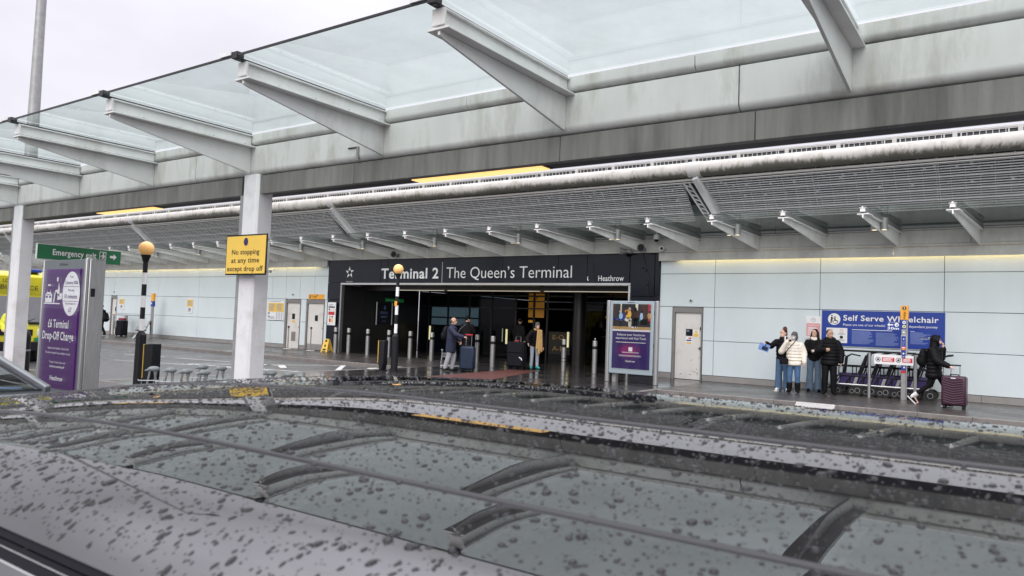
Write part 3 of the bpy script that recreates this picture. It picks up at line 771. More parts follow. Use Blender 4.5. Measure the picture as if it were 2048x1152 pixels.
for px, pz in ((-4.68,1.71),(-4.40,1.71)): m.disc((X(px),-.013,Zz(pz)),.045,.045,r_in=.8)
m.use('black_trim'); m.disc((X(-4.40),-.013,Zz(1.53)),.045,.045); m.disc((X(-4.68),-.013,Zz(1.53)),.045,.045)
m.use('sign_grey_text')
for px in (-4.76,-4.49): m.lines((X(px),-.013,Zz(1.65)),.2,.05,3); m.lines((X(px),-.013,Zz(1.47)),.2,.05,3)
m.build('notice', t, smooth=0)
m = MB('letter_white'); m.lines((X(-4.13),-.004,Zz(1.77)),1.05,.03,1,ragged=.05); m.use('text_blue_pale'); m.lines((X(-4.13),-.004,Zz(1.72)),.55,.36,15); m.lines((X(-3.52),-.004,Zz(1.70)),.58,.36,15)
m.lines((X(-2.68),-.004,Zz(1.74)),.5,.32,13,ragged=.5); m.use('letter_white'); m.lines((X(-2.45),-.004,Zz(1.62)),.3,.06,2,ragged=.1); m.lines((X(-2.68),-.004,Zz(1.77)),.12,.02,1); m.build('small_print', t, smooth=0)
t = panel('no_smoking_sign', 'faded pink and white no smoking notice left of the blue wheelchair sign', 'sign', -5.37, -4.95, 1.47, 2.10, 'sign_white')
m = MB('sign_pink'); m.box(-.19,.19,-.004,-.0005,.05,.43); m.use('sign_grey_text'); m.disc((0,-.004,.53),.06,.06,r_in=.8); m.quad((-.03,-.005,.525),(.03,-.005,.525),(.03,-.005,.54),(-.03,-.005,.54)); m.use('sign_white')
m.text('No smoking', (0,-.006,.36), .035, .30, align='c'); m.lines((-.15,-.006,.32),.3,.24,4); m.build('print', t, smooth=0)
t = panel('toilet_sign', 'small orange toilet sign above a white door left of the portal', 'sign', -27.10, -26.06, 2.31, 2.53, 'sign_orange')
m = MB('black_trim'); m.text('Toilet', (-.28,-.004,.07), .09, .34, bold=.01); m.disc((-.40,-.004,.11),.05,.085,r_in=.75); m.disc((-.40,-.004,.115),.018,.055); m.build('lettering', t, smooth=0)
t = panel('notice_board', 'yellow and grey terminal information panel left of two white doors', 'notice', -29.96, -28.81, 1.27, 2.23, 'sign_white')
m = MB('sign_yellow'); m.box(-.56,-.01,-.004,-.0005,.40,.82); m.box(.0,.56,-.004,-.0005,.40,.82); m.use('sign_grey_text'); m.lines((-.45,-.004,.91),.8,.05,1,ragged=0); m.lines((-.50,-.006,.78),.42,.33,6); m.lines((.06,-.006,.78),.42,.33,6)
for i in range(3): m.lines((.02+i*.18,-.004,.38),.14,.34,9)
m.lines((-.45,-.004,.2),.4,.14,3); m.use('black_trim'); m.disc((-.50,-.004,.33),.05,.05); m.disc((-.50,-.004,.17),.04,.06); m.use('joint_dark'); m.box(-.575,.575,-.003,.0,.0,.012); m.box(-.575,.575,-.003,.0,.948,.96); m.build('print', t, smooth=0)
for (x0,x1,z0,z1,lb) in ((-43.72,-43.2,1.5,2.14,'yellow and white notice on the wall beside the farthest white door'),(-36.78,-36.25,1.44,2.19,'yellow topped notice on bare pale panels between the far door and the column')):
    t = panel('wall_notice', lb, 'notice', x0, x1, z0, z1, 'sign_white', group='notices on the left wall')
    w_, h_ = x1-x0, z1-z0; m = MB('sign_yellow'); m.box(-w_/2+.01,w_/2-.01,-.004,-.0005,h_*.45,h_-.04); m.use('sign_grey_text'); m.lines((-w_*.35,-.006,h_*.85),w_*.7,h_*.3,4); m.lines((-w_*.35,-.004,h_*.38),w_*.7,h_*.3,4); m.use('black_trim'); m.disc((0,-.006,h_*.25),.05,.05); m.build('print', t, smooth=0)
t = panel('directory_sign', 'narrow white upright sign with red squares on black panel left of portal', 'sign', -25.57, -25.06, 1.17, 2.18, 'sign_white', y=22.40, d=.03)
m = MB('black_trim'); m.box(-.2,.2,-.004,-.0005,.77,.83); m.disc((-.15,-.004,.69),.045,.045); m.use('sign_pink'); m.disc((0,-.004,.69),.045,.045,r_in=.75); m.disc((.15,-.004,.69),.045,.045,r_in=.75); m.use('sign_red')
for i in range(3): m.box(-.2+i*.135,-.07+i*.135,-.004,-.0005,.45,.60)
m.box(-.14,-.03,-.004,-.0005,.14,.30); m.use('sign_yellow'); m.box(.0,.11,-.004,-.0005,.12,.30); m.use('black_trim'); m.disc((.06,-.004,.37),.05,.04); m.use('sign_red'); m.disc((-.09,-.004,.37),.04,.04); m.use('sign_grey_text'); m.lines((-.17,-.004,.93),.3,.07,3); m.lines((-.2,-.004,.08),.15,.04,2); m.build('print', t, smooth=0)
# no stopping sign on the column
t = thing('no_stopping_sign', 'yellow and black no stopping at any time except drop off sign on white column', 'sign', (-8.29,5.86,2.075))
m = MB('black_plastic'); m.box(-.425,.425,0,.012,0,.525); m.build('backing', t, bevel=.02)
m = MB('sign_yellow'); m.box(-.405,.405,-.006,-.001,.02,.505); m.build('face', t)
m = MB('black_trim'); y_ = -.009
for i, s_ in enumerate(('No stopping','at any time','except drop off')): m.text(s_, (0,y_,.268-i*.108), .066, (.57,.58,.74)[i], align='c', bold=.010)
build_each(m, 'lettering', t, tol=.028, smooth=0); m = MB('wheel_purple'); m.disc((0,y_,.43),.045,.052); m.build('spot', t, smooth=0)
m = MB('steel_grey'); m.box(-.36,.48,.014,.05,.03,.06); m.box(-.36,.48,.014,.05,.44,.47); m.build('bracket', t)
# emergency exit sign projecting from the far column
t = thing('emergency_exit_sign', 'long green emergency exit sign with white arrow on the far white column', 'sign', (-15.2,6.25,2.45))
m = MB('white_paint'); m.box(-.03,.03,0,1.56,0,.285); m.build('frame', t, bevel=.004)
m = MB('sign_green'); m.box(.031,.036,.008,1.552,.008,.277); m.build('face', t)
m = MB('letter_white'); YZ = dict(rt=(0,1,0), up=(0,0,1)); m.text('Emergency exit', (.040,.27,.095), .115, .80, bold=.025, **YZ)
m.poly([(0,.04),(.07,.04),(.07,.018),(.135,.055),(.07,.092),(.07,.07),(0,.07)],(.040,1.335,.065),rt=(0,1,0),up=(0,0,1.6))
m.poly([(0,0),(.13,0),(.13,.012),(.012,.012),(.012,.19),(0,.19)],(.040,1.13,.05),rt=(0,1,0)); m.poly([(.13,0),(.13,.19),(.0,.19),(.0,.178),(.118,.178),(.118,0)],(.040,1.13,.05),rt=(0,1,0))
m.disc((.041,1.205,.205),.016,.02,rt=(0,1,0)); m.poly([(.05,.06),(.085,.06),(.10,.125),(.065,.135)],(.041,1.13,.05),rt=(0,1,0)); m.poly([(.05,.07),(.07,.07),(.05,.02),(.02,.0),(.01,.015),(.035,.03)],(.041,1.13,.05),rt=(0,1,0)); m.poly([(.075,.07),(.09,.07),(.12,.0),(.105,.0)],(.041,1.13,.05),rt=(0,1,0)); m.poly([(.06,.13),(.03,.11),(.02,.08),(.03,.08),(.045,.1),(.07,.115)],(.041,1.13,.05),rt=(0,1,0)); m.poly([(.09,.12),(.115,.09),(.13,.1),(.12,.085),(.11,.075),(.085,.1)],(.041,1.13,.05),rt=(0,1,0))
m.build('lettering', t, smooth=0)

# ------------------------------------------------------------------ poster totems
def totem(label, loc, wd, top, d, kind):
    t = thing('poster_totem', label, 'poster stand', loc, 0, 'poster totems')
    m = MB('totem_frame' if kind == 2 else 'totem_grey'); b = .26 if kind == 2 else .02; W = wd/2
    m.box(-W,W,-d/2,d/2,b,top); m.build('case', t, bevel=.012)
    m = MB('brushed_steel')
    if kind == 2:
        for s_ in (-1,1): m.cyl((s_*(W+.07),0,0),(s_*(W+.07),0,top+.01),.072,n=20)
    else:
        m.box(W+.004,W+.065,-d/2-.01,d/2+.01,0,top+.015); m.box(W+.075,W+.105,-d/2+.03,d/2+.03,0,top)
        m.box(-W-.05,-W-.005,-d/2,d/2,0,top)
    build_each(m, 'post', t, bevel=.012)
    return t, -d/2
t, y0 = totem('freestanding poster totem with people on a bench above purple on the far pavement', (-9.31,19.35,0), 1.36, 2.33, .14, 2)
m = MB('poster_indigo'); PW = .585; z0, z1 = .41, 2.245; zb = 1.47
m.box(-PW,PW,y0-.006,y0-.001,z0,z1); m.build('poster', t)
po = MB('poster_magenta'); yq = y0-.008
def blob2(cx, cz, rx, rz, mtl):
    po.use(mtl); po.disc((cx,yq,cz),rx,rz,n=20)
po.use('poster_deep'); po.disc((-.05,yq+.0012,.92),.44,.27); po.use('poster_mid'); po.disc((-.06,yq+.0006,.92),.34,.20); po.use('poster_magenta'); po.disc((-.06,yq,.92),.24,.14)
po.use('recess_dark'); po.quad((-PW,yq,1.56),(PW,yq,1.56),(PW,yq,z1),(-PW,yq,z1))
yq -= .002
po.use('scarf_tan'); po.quad((-PW,yq,1.52),(PW,yq,1.52),(PW,yq,1.60),(-PW,yq,1.60)); po.use('sign_white'); po.quad((-PW,yq,zb),(PW,yq,zb),(PW,yq,1.518),(-PW,yq,1.518))
po.use('hair_auburn'); po.quad((.28,yq,1.66),(.50,yq,1.66),(.50,yq,z1),(.28,yq,z1)); po.quad((-.55,yq,1.66),(-.50,yq,1.66),(-.50,yq,z1),(-.55,yq,z1)); po.use('scarf_cream'); po.quad((-.35,yq,1.7),(-.31,yq,1.7),(-.31,yq,z1),(-.35,yq,z1)); po.quad((.12,yq,1.75),(.20,yq,1.75),(.20,yq,z1),(.12,yq,z1)); po.use('sign_red'); po.quad((.51,yq,1.7),(.58,yq,1.7),(.58,yq,z1),(.51,yq,z1))
po.use('sign_blue'); po.quad((-.56,yq,1.78),(.0,yq,1.78),(.0,yq,1.84),(-.56,yq,1.84)); po.use('black_trim'); po.quad((-.52,yq,1.62),(.56,yq,1.62),(.56,yq,1.77),(-.52,yq,1.77)); po.use('shoe_teal'); po.quad((.2,yq,1.77),(.5,yq,1.77),(.5,yq,1.83),(.2,yq,1.83))
yq -= .002
for a in ((-.33,1.90,.06,.09,'mask_blue'),(-.22,1.93,.05,.09,'sign_blue'),(-.16,2.0,.05,.08,'sign_orange'),(-.10,1.95,.10,.13,'sign_yellow'),(.14,1.95,.10,.13,'hair_auburn'),(.31,1.90,.05,.1,'mask_blue'),(.55,1.92,.06,.09,'scarf_tan'),
          (-.06,2.10,.04,.05,'skin'),(.12,2.09,.04,.055,'hair_dark'),(.32,2.04,.03,.035,'hair_dark'),(-.36,2.02,.03,.03,'skin'),(.56,2.03,.03,.035,'hair_dark'),(-.10,1.80,.11,.06,'scarf_cream'),(-.06,1.70,.03,.11,'scarf_cream'),(-.02,1.69,.025,.10,'scarf_cream'),(.14,1.80,.11,.06,'coat_black'),(.10,1.69,.03,.12,'coat_black'),(.17,1.69,.03,.12,'coat_black'),(.06,1.585,.06,.025,'sign_white'),(.15,1.59,.06,.025,'sign_white')): blob2(*a)
po.build('picture', t, smooth=0)
m = MB('letter_white'); yq = y0-.012
m.text('Enhance your Heathrow', (0,yq,1.345), .062, .86, align='c', bold=.015); m.text('experience with Fast Track', (0,yq,1.245), .062, .94, align='c', bold=.015)
m.lines((-.46,yq,1.17),.92,.032,1,ragged=0); m.box(-.06,.06,yq-.001,yq,.90,1.02); m.lines((-.26,yq,.885),.52,.03,1,ragged=0); m.lines((-.36,yq,.80),.72,.05,2,fill=.4,ragged=.1); m.text('Heathrow', (0,yq,.60), .055, .30, align='c', bold=.02); m.use('black_trim'); m.text('JCDecaux', (-.02,yq+.006,2.275), .035, .22, align='c', bold=.02)
build_each(m, 'lettering', t, tol=.09, smooth=0)
m = MB('poster_glass'); m.quad((-PW,y0-.02,z0),(PW,y0-.02,z0),(PW,y0-.02,z1),(-PW,y0-.02,z1)); m.build('glazing', t, smooth=0)
m = MB('steel_grey'); m.box(-.62,-.5,.05,.2,0,.3); m.build('foot', t)
m = MB('black_plastic')
for z in (2.0,1.1,.4): m.box(.685,.70,-.05,.0,z-.06,z+.06)
build_each(m, 'hinge', t)
t, y0 = totem('purple drop off charge poster totem standing beside the far white column', (-12.90,5.85,0), 1.40, 2.34, .24, 1)
m = MB('poster_purple'); PW = .615; m.box(-PW,PW,y0-.006,y0-.001,.25,2.19); m.build('poster', t)
yq = y0-.010; m = MB('letter_white'); m.disc((.32,yq,1.79),.285,.355,n=40)
m.text('\u00a36 Terminal', (-.05,yq,1.235), .135, .70, align='c', bold=.02); m.text('Drop-Off Charge', (-.04,yq,1.04), .135, 1.06, align='c', bold=.02)
m.text('Applies to all vehicles - \u00a36 each visit', (0,yq,.885), .034, .72, align='c'); m.text('Pay before drop-off or by midnight next day', (0,yq,.81), .034, .84, align='c'); m.text('To pay or learn more, visit', (0,yq,.66), .036, .56, align='c'); m.text('heathrow.com/dropoff', (0,yq,.59), .036, .50, align='c', bold=.02); m.text('Heathrow', (0,yq,.385), .075, .44, align='c', bold=.02)
m.poly([(0,0),(.56,0),(.56,.018),(0,.018)],(-.60,yq,1.615)); m.poly([(0,0),(.24,0),(.24,.13),(.19,.16),(.17,.30),(.07,.30),(.05,.16),(0,.13)],(-.56,yq,1.64))
m.disc((-.16,yq,2.02),.03,.04); m.poly([(0,0),(.07,0),(.09,.13),(.13,.02),(.13,-.12),(.0,-.02),(-.04,-.22),(-.08,-.22),(-.03,-.02)],(-.20,yq,1.85)); m.poly([(0,0),(.15,.02),(.15,.12),(0,.10)],(-.13,yq,1.68)); m.build('lettering', t, smooth=0)
m = MB('poster_purple'); m.poly([(0,0),(.10,0),(.12,.10),(-.02,.10)],(-.49,yq-.002,1.81)); m.box(-.54,-.47,yq-.003,yq-.001,1.715,1.745); m.box(-.42,-.35,yq-.003,yq-.001,1.715,1.745); m.box(-.52,-.37,yq-.003,yq-.001,1.76,1.77)
yq -= .003
m.text('From', (.32,yq,2.045), .036, .10, align='c'); m.text('1 January 2026', (.32,yq,1.945), .05, .42, align='c', bold=.01); m.text('Max stay', (.32,yq,1.83), .036, .20, align='c'); m.text('10 minutes', (.32,yq,1.715), .065, .42, align='c', bold=.01); m.text('Fees increase to', (.32,yq,1.615), .034, .34, align='c'); m.text('\u00a37', (.32,yq,1.50), .07, .10, align='c', bold=.01)
for z in (1.90,1.665): m.box(.07,.57,yq-.001,yq,z,z+.006)
m.use('black_trim'); m.text('JCDecaux', (0,yq+.006,2.25), .036, .28, align='c', bold=.02); m.build('print', t, smooth=0)
m = MB('poster_glass'); m.quad((-PW,y0-.03,.25),(PW,y0-.03,.25),(PW,y0-.03,2.19),(-PW,y0-.03,2.19)); m.build('glazing', t, smooth=0)
m = MB('black_plastic'); m.box(.806,.815,-.06,.0,1.75,1.88); m.build('latch', t)

# ------------------------------------------------------------------ beacons, bollards, boxes
def beacon(loc, label, h=2.70):
    t = thing('belisha_beacon', label, 'beacon', loc, 0, 'amber crossing beacons')
    m = MB('black_plastic'); m.cyl((0,0,0),(0,0,1.05),.105,.10,n=18); m.cyl((0,0,1.05),(0,0,1.14),.10,.045,n=18); m.build('base', t)
    m = MB('letter_white'); n = 8; zs = [1.14+(h-1.14)*i/6 for i in range(7)]
    for i, (a, b) in enumerate(zip(zs[:-1], zs[1:])):
        m.use('letter_white' if i % 2 == 0 else 'black_plastic'); m.cyl((0,0,a),(0,0,b),.048,n=16)
    m.build('pole', t)
    m = MB('black_plastic'); m.cyl((0,0,h-.02),(0,0,h+.13),.05,.10,n=18); m.build('collar', t)
    m = MB('beacon_amber'); m.sph((0,0,h+.26),.152,n=28); m.build('globe', t)
    return t
beacon((-15.12,8.3,0), 'amber globe on a striped pole beside the green exit sign, nearer crossing beacon', 2.58)
t = beacon((-15.62,16.35,0), 'amber globe on a striped pole in front of the black portal header', 2.80)
m = MB('sign_orange'); m.box(-.05,.05,-.052,-.05,1.95,2.1); o_ = m.build('label_plate', t)
def kbox(loc, label, rz):
    t = thing('sign_box', label, 'traffic bollard', loc, rz, 'black traffic bollards')
    m = MB('black_plastic'); m.prism([(-.05,0),(.05,0),(.10,.20),(.115,.28),(.115,.92),(-.115,.90),(-.115,.28),(-.10,.20)], lambda u,v,t_: (u,t_,v), -.09, .09); m.build('body', t, bevel=.015)
    m = MB('sign_yellow'); m.box(-.135,-.117,-.095,.095,.24,.90); m.build('edge_strip', t)
    m = MB('black_plastic'); m.cyl((0,0,-.0),(0,0,.02),.15,n=18); m.build('foot', t); return t
t = kbox((-14.12,8.0,0), 'black six sided traffic bollard with amber edge beside the nearer beacon', R(5))
t.scale = (1.1,1.1,1.0)
kbox((-15.95,16.2,0), 'black traffic bollard with yellow edge beside the beacon in front of the portal', R(-5))
t = thing('litter_bollard', 'black round topped bollard half hidden by the far white column', 'bollard', (-19.4,7.75,0))
m = MB('black_plastic'); m.cyl((0,0,0),(0,0,.82),.23,n=22); m.sph((0,0,.82),(.23,.23,.24),n=22); m.build('body', t); m = MB('steel_grey'); m.cyl((0,0,.5),(0,0,.54),.234,n=22); m.build('band', t)
BL = [(-24.80,22.25,'steel bollard in front of the narrow white directory sign'),(-23.98,22.25,'steel bollard at the left steel jamb of the black portal'),(-22.83,22.25,'steel bollard standing alone before the dark panel left in the portal'),
 (-21.61,22.25,'steel bollard behind the yellow edged black traffic bollard'),(-20.43,22.25,'steel bollard just right of the beacon post'),(-19.29,22.25,'steel bollard left of the man in the navy parka'),
 (-17.05,22.25,'steel bollard partly hidden by the person in the long black coat'),(-15.62,21.3,'steel bollard beside the big black suitcase'),(-13.27,22.25,'steel bollard right of the tan scarf, with band clamps low down'),(-12.06,22.25,'steel bollard nearest the poster totem, topped with a small knob')]
def bollard(loc, label):
    t = thing('steel_bollard', label, 'bollard', loc, 0, 'steel bollards across the entrance')
    m = MB('brushed_steel'); m.cyl((0,0,0),(0,0,.80),.085,n=20); m.build('post', t)
    m = MB('black_plastic'); m.cyl((0,0,.801),(0,0,.90),.085,n=20); m.build('band', t)
    m = MB('steel_bright'); m.cyl((0,0,.901),(0,0,1.07),.085,n=20); m.cyl((0,0,1.07),(0,0,1.085),.085,.075,n=20); m.build('cap', t); return t
bo = bollard((BL[0][0],BL[0][1],0), BL[0][2])
for x, y, lb in BL[1:]:
    b = dup(bo, (x,y,0), label=lb)
    if 'clamps' in lb:
        m = MB('black_plastic'); m.cyl((0,0,.30),(0,0,.315),.087,n=20); m.cyl((0,0,.42),(0,0,.435),.087,n=20); m.build('clamp', b)
    if 'knob' in lb:
        m = MB('chrome'); m.cyl((0,0,1.085),(0,0,1.13),.012,n=8); m.sph((0,0,1.15),.03,n=10); m.build('knob', b)
# help points
t = thing('help_point', 'slim help point post with orange top in front of the blue wheelchair sign', 'help point', (-2.68,21.39,0))
m = MB('brushed_steel'); m.box(-.055,.055,-.04,.04,0,2.0); m.box(.058,.085,-.05,.05,0,2.03); m.build('post', t, bevel=.004)
m = MB('sign_orange'); m.box(-.085,.10,-.05,.05,2.04,2.40); m.build('header', t, bevel=.004)
m = MB('black_trim'); m.disc((.005,-.053,2.335),.045,.045); m.text('Help', (.035,-.053,2.055), .06, .19, rt=(0,0,1), up=(-1,0,0), bold=.01); m.use('sign_white'); m.box(-.004,.014,-.056,-.054,2.31,2.345); m.disc((.005,-.056,2.358),.009,.009); m.build('lettering', t, smooth=0)
m = MB('sign_blue'); m.box(-.075,.095,-.045,.045,1.80,2.035); m.build('info_panel', t)
m = MB('sign_white'); m.disc((.005,-.048,1.975),.042,.042); m.disc((.005,-.048,1.87),.042,.042); m.use('hivis'); m.disc((.005,-.050,1.87),.032,.032,r_in=.6); m.use('black_trim'); m.disc((.005,-.051,1.87),.016,.016); m.use('sign_grey_text'); m.disc((.005,-.05,1.975),.02,.02); build_each(m, 'icon', t, tol=.01, smooth=0)
m = MB('sign_blue'); m.box(-.05,.05,-.06,-.041,1.05,1.62); m.build('speech_panel', t, bevel=.02)
m = MB('chrome'); m.box(-.06,-.051,-.065,-.041,1.0,1.64); m.box(.051,.06,-.065,-.041,1.0,1.64); m.box(-.05,.05,-.065,-.041,1.625,1.64); m.build('panel_frame', t)
m = MB('sign_red'); m.box(-.05,.05,-.066,-.061,1.27,1.36); m.box(-.054,.054,-.05,-.041,.93,1.0); m.box(-.054,.054,-.05,-.041,.68,.75); m.use('sign_white'); m.box(-.035,.035,-.069,-.0665,1.32,1.345); m.disc((0,-.062,1.18),.022,.022); m.disc((0,-.062,1.55),.018,.014); m.box(-.02,.02,-.062,-.061,1.70,1.74); m.use('sign_orange'); m.box(-.03,.03,-.069,-.0665,1.275,1.31); m.use('text_blue_pale'); m.disc((0,-.062,1.10),.028,.028); m.lines((-.03,-.0615,1.5),.06,.12,6); build_each(m, 'control', t, tol=.012, smooth=0)
m = MB('sign_blue'); m.box(-.054,.054,-.05,-.041,.755,.925); m.use('sign_white'); m.box(0,.035,-.053,-.051,.81,.85); m.build('label_plate', t)
m = MB('black_plastic'); m.cyl((-.03,0,0),(-.03,0,.12),.035,n=10); m.cyl((.06,0,0),(.06,0,.12),.035,n=10); m.build('foot', t)
t = thing('flag_sign', 'white flag sign reading 30m with a left arrow beside the help point', 'sign', (-2.95,21.39,1.765))
m = MB('sign_blue'); m.box(-.17,.185,-.012,.012,0,.215); m.build('panel', t)
m = MB('letter_white'); m.text('30m', (.02,-.015,.018), .068, .27, align='c', bold=.02); m.poly([(-.12,.14),(-.065,.09),(-.065,.125),(.02,.125),(.02,.155),(-.065,.155),(-.065,.19)],(0,-.015,0)); m.disc((.10,-.015,.142),.05,.05); m.lines((-.11,-.015,.212),.27,.012,1,ragged=0); m.use('sign_blue'); m.poly([(-.02,-.02),(.025,-.02),(.025,.025)],(.097,-.018,.142)); m.build('lettering', t, smooth=0)
t = thing('help_point', 'far help point post with orange top on the left pavement', 'help point', (-38.9,21.9,0))
m = MB('brushed_steel'); m.box(-.09,.06,-.05,.05,0,2.0); m.build('post', t); m = MB('sign_orange'); m.box(-.12,.12,-.06,.06,2.02,2.42); m.build('header', t); m = MB('sign_blue'); m.box(-.11,.11,-.06,.06,1.72,2.01); m.build('info_panel', t); m = MB('sign_white'); m.box(-.09,.0,-.064,-.061,1.85,1.93); m.use('sign_red'); m.box(-.12,.06,-.064,-.051,.72,.85); m.build('control', t)
# queue posts at the doors, wet floor sign
for (x, y, lb) in ((-27.85,22.15,'slim steel barrier post on a round base at the vented white door'),(-26.30,22.15,'slim steel barrier post on a round base under the toilet sign')):
    t = thing('barrier_post', lb, 'barrier post', (x,y,0), 0, 'slim barrier posts at the doors')
    m = MB('brushed_steel'); m.cyl((0,0,.02),(0,0,1.02),.03,n=12); m.build('post', t); m = MB('stone_band'); m.cyl((0,0,.0),(0,0,.025),.20,.17,n=20); m.build('base', t); m = MB('black_plastic'); m.cyl((0,0,.96),(0,0,1.05),.042,n=12); m.build('head', t)
t = thing('wet_floor_sign', 'yellow folding wet floor sign leaning by the first bollard', 'floor sign', (-25.22,22.16,0), R(10))
for s_ in (1,-1):
    m = MB('sign_yellow'); A = lambda u, v: (u*(1-.3*v), s_*(-.20*(1-v)-.012), v*.62)
    def pq(pts, off=0): m.add([(A(u,v)[0], A(u,v)[1]-s_*off, A(u,v)[2]) for u, v in pts], [tuple(range(len(pts)))])
    m.prism([(-.17,0),(-.11,0),(-.09,.08),(.09,.08),(.11,0),(.17,0),(.13,.82),(.10,.82),(.10,.92),(-.10,.92),(-.10,.82),(-.13,.82)], lambda u,v,q: (u, s_*(-.20*(1-v)-.012)-s_*q, v*.62), 0, .012); lo = m.build('board', t)
    m = MB('black_trim'); pq([(-.07,.86),(.07,.86),(.06,.70),(-.06,.70)], .016); pq([(-.09,.24),(.09,.24),(.09,.12),(-.09,.12)], .016); pq([(-.04,.55),(.05,.5),(.05,.35),(-.05,.38)], .016); m.build('print', lo, smooth=0)
# leaning rail and bench on the far left
t = thing('leaning_rail', 'grey leaning rail on two posts behind the far bench', 'rail', (-42.3,22.1,0))
m = MB('steel_grey'); m.cyl((-1.0,0,0),(-1.0,0,1.15),.05,n=10); m.cyl((.35,0,0),(.35,0,1.15),.09,n=10); build_each(m, 'post', t); m = MB('steel_grey'); m.box(-1.35,1.75,-.06,.06,1.15,1.20); m.build('rail', t)
t = thing('metal_bench', 'perforated grey metal bench behind the nearer beacon pole', 'bench', (-38.7,21.2,0), R(-28))
for i in range(3):
    m = MB('black_plastic'); x = -.62+i*.62; m.box(x-.28,x+.28,-.25,.25,.42,.45); m.build('seat', t); m = MB('steel_grey'); m.prism([(.22,.46),(.25,.46),(.42,.95),(.39,.95)], lambda u,v,q: (q,u,v), x-.28, x+.28); m.build('backrest', t)
m = MB('brushed_steel'); m.box(-.95,.95,-.04,.04,.36,.41)
for x in (-.75,.75): m.tube([(x,-.35,0),(x,-.05,.36),(x,.35,.0)],.025); 
for x in (-.93,-.31,.31,.93): m.tube([(x,-.2,.45),(x,-.18,.64),(x,.25,.64)],.018)
m.build('frame', t)

# ------------------------------------------------------------------ things inside the entrance
t = thing('exit_sign', 'small lit green emergency exit sign on the dark left wall inside the portal', 'sign', (-24.77,25.75,2.42))
m = MB('sign_green_lit'); m.box(0,.02,-.62,.62,-.08,.08); m.build('panel', t); m = MB('letter_white'); YZ = dict(rt=(0,1,0), up=(0,0,1)); m.text('Emergency exit', (.024,-.28,-.03), .06, .62, **YZ); m.poly([(0,0),(.06,.05),(.06,.02),(.14,.02),(.14,-.02),(.06,-.02),(.06,-.05)],(.024,-.55,0),rt=(0,1,0)); m.disc((.024,-.36,.03),.02,.02,rt=(0,1,0)); m.build('lettering', t, smooth=0)
t = thing('information_board', 'dark blue board between two steel posts inside the portal', 'board', (-24.7,25.05,0))
m = MB('interior_dark'); m.box(-.02,.02,-.42,.42,1.30,2.22); m.build('panel', t); m = MB('brushed_steel'); m.cyl((0,-.50,1.25),(0,-.50,2.30),.035,n=10); m.cyl((0,.50,1.25),(0,.50,2.30),.035,n=10); build_each(m, 'post', t)
m = MB('text_blue_pale'); m.disc((.025,0,2.05),.06,.1,rt=(0,1,0)); m.lines((.025,-.3,1.88),.6,.12,2,rt=(0,1,0)); m.lines((.025,-.25,1.68),.5,.10,2,rt=(0,1,0)); m.lines((.025,-.15,1.45),.25,.05,1,rt=(0,1,0)); m.build('print', t, smooth=0)
t = thing('hanging_banner', 'tall orange wayfinding banner inside the glass doors', 'banner', (-18.35,28.2,0))
m = MB('sign_orange'); m.box(-.42,-.18,0,.03,1.85,2.55); m.box(-.04,.42,0,.03,1.85,2.55); m.box(-.42,-.18,0,.03,2.60,2.93); m.box(-.04,.42,0,.03,2.60,2.93); m.build('panel', t); m = MB('black_trim'); m.text('P', (.0,-.005,2.68), .17, bold=.02); m.box(-.45,.45,-.004,.03,2.55,2.60); m.build('lettering', t); m = MB('black_trim'); m.cyl((-.11,.01,0),(-.11,.01,2.95),.05,n=10); m.build('pole', t)
t = thing('zone_board', 'dim brown board with zone letters behind the tan scarf', 'board', (-17.2,28.4,0))
m = MB('recess_dark'); m.box(-.55,.55,0,.06,.25,1.25); m.build('panel', t); m = MB('scarf_tan'); m.text('E-Q', (-.05,-.006,.92), .2, .6, align='c', bold=.02); m.text('A-B', (-.05,-.006,.42), .2, .6, align='c', bold=.02); m.build('lettering', t, smooth=0); m = MB('black_plastic'); m.box(-.5,.5,-.1,.15,0,.24); m.build('base', t)
rr = random.Random(9)
for i, (x, y, z, w_, h_, lb) in enumerate(((-17.0,33,1.98,.75,.10,'left one of a pair of dim yellow lit desk signs inside'),(-16.0,33,1.95,1.1,.10,'right one of a pair of dim yellow lit desk signs inside'),(-15.5,32,1.62,.55,.10,'low yellow lit sign left of the grey lobby column'),(-14.8,32,1.58,.7,.09,'low yellow lit sign just left of the lobby column'),(-22.4,34,1.62,.4,.14,'small yellow lit sign behind the man in the navy parka'),(-25.2,34,1.5,.5,.12,'yellow sign deep in the lobby left of the parka'),(-12.9,31,1.60,.5,.1,'low yellow lit sign right of the lobby column'),(-11.9,31,1.56,.4,.1,'rightmost low yellow lit sign near the poster totem'))):
    t = thing('lobby_sign', lb, 'sign', (x,y,z), 0, 'small lit signs in the lobby')
    m = MB('sign_yellow_lit'); m.box(-w_/2,w_/2,0,.05,0,h_); m.build('panel', t)
t = thing('check_in_desk', 'long pale desk counter deep inside the dark lobby', 'desk', (-15.0,34,0))
m = MB('interior_dark'); m.box(-3,3,0,.6,0,1.0); m.build('body', t); m = MB('steel_grey'); m.box(-3.1,3.1,-.05,.65,1.0,1.06); m.box(-3.0,3.0,.0,.1,1.35,1.40); m.build('counter', t)
for i, x in enumerate((-13.6,-11.7,-16.9)):
    t = thing('spotlight', ('small bright ceiling spotlight above the poster totem','small bright ceiling spotlight near the right jamb','small bright ceiling spotlight beside the orange banner')[i], 'lamp', (x,24.8,2.93), 0, 'ceiling spotlights in the recess')
    m = MB('steel_grey'); m.cyl((0,0,-.06),(0,0,.03),.05,n=12); m.build('body', t); m = MB('cove_lamp'); m.cyl((0,0,-.066),(0,0,-.061),.035,n=12); m.build('lens', t)
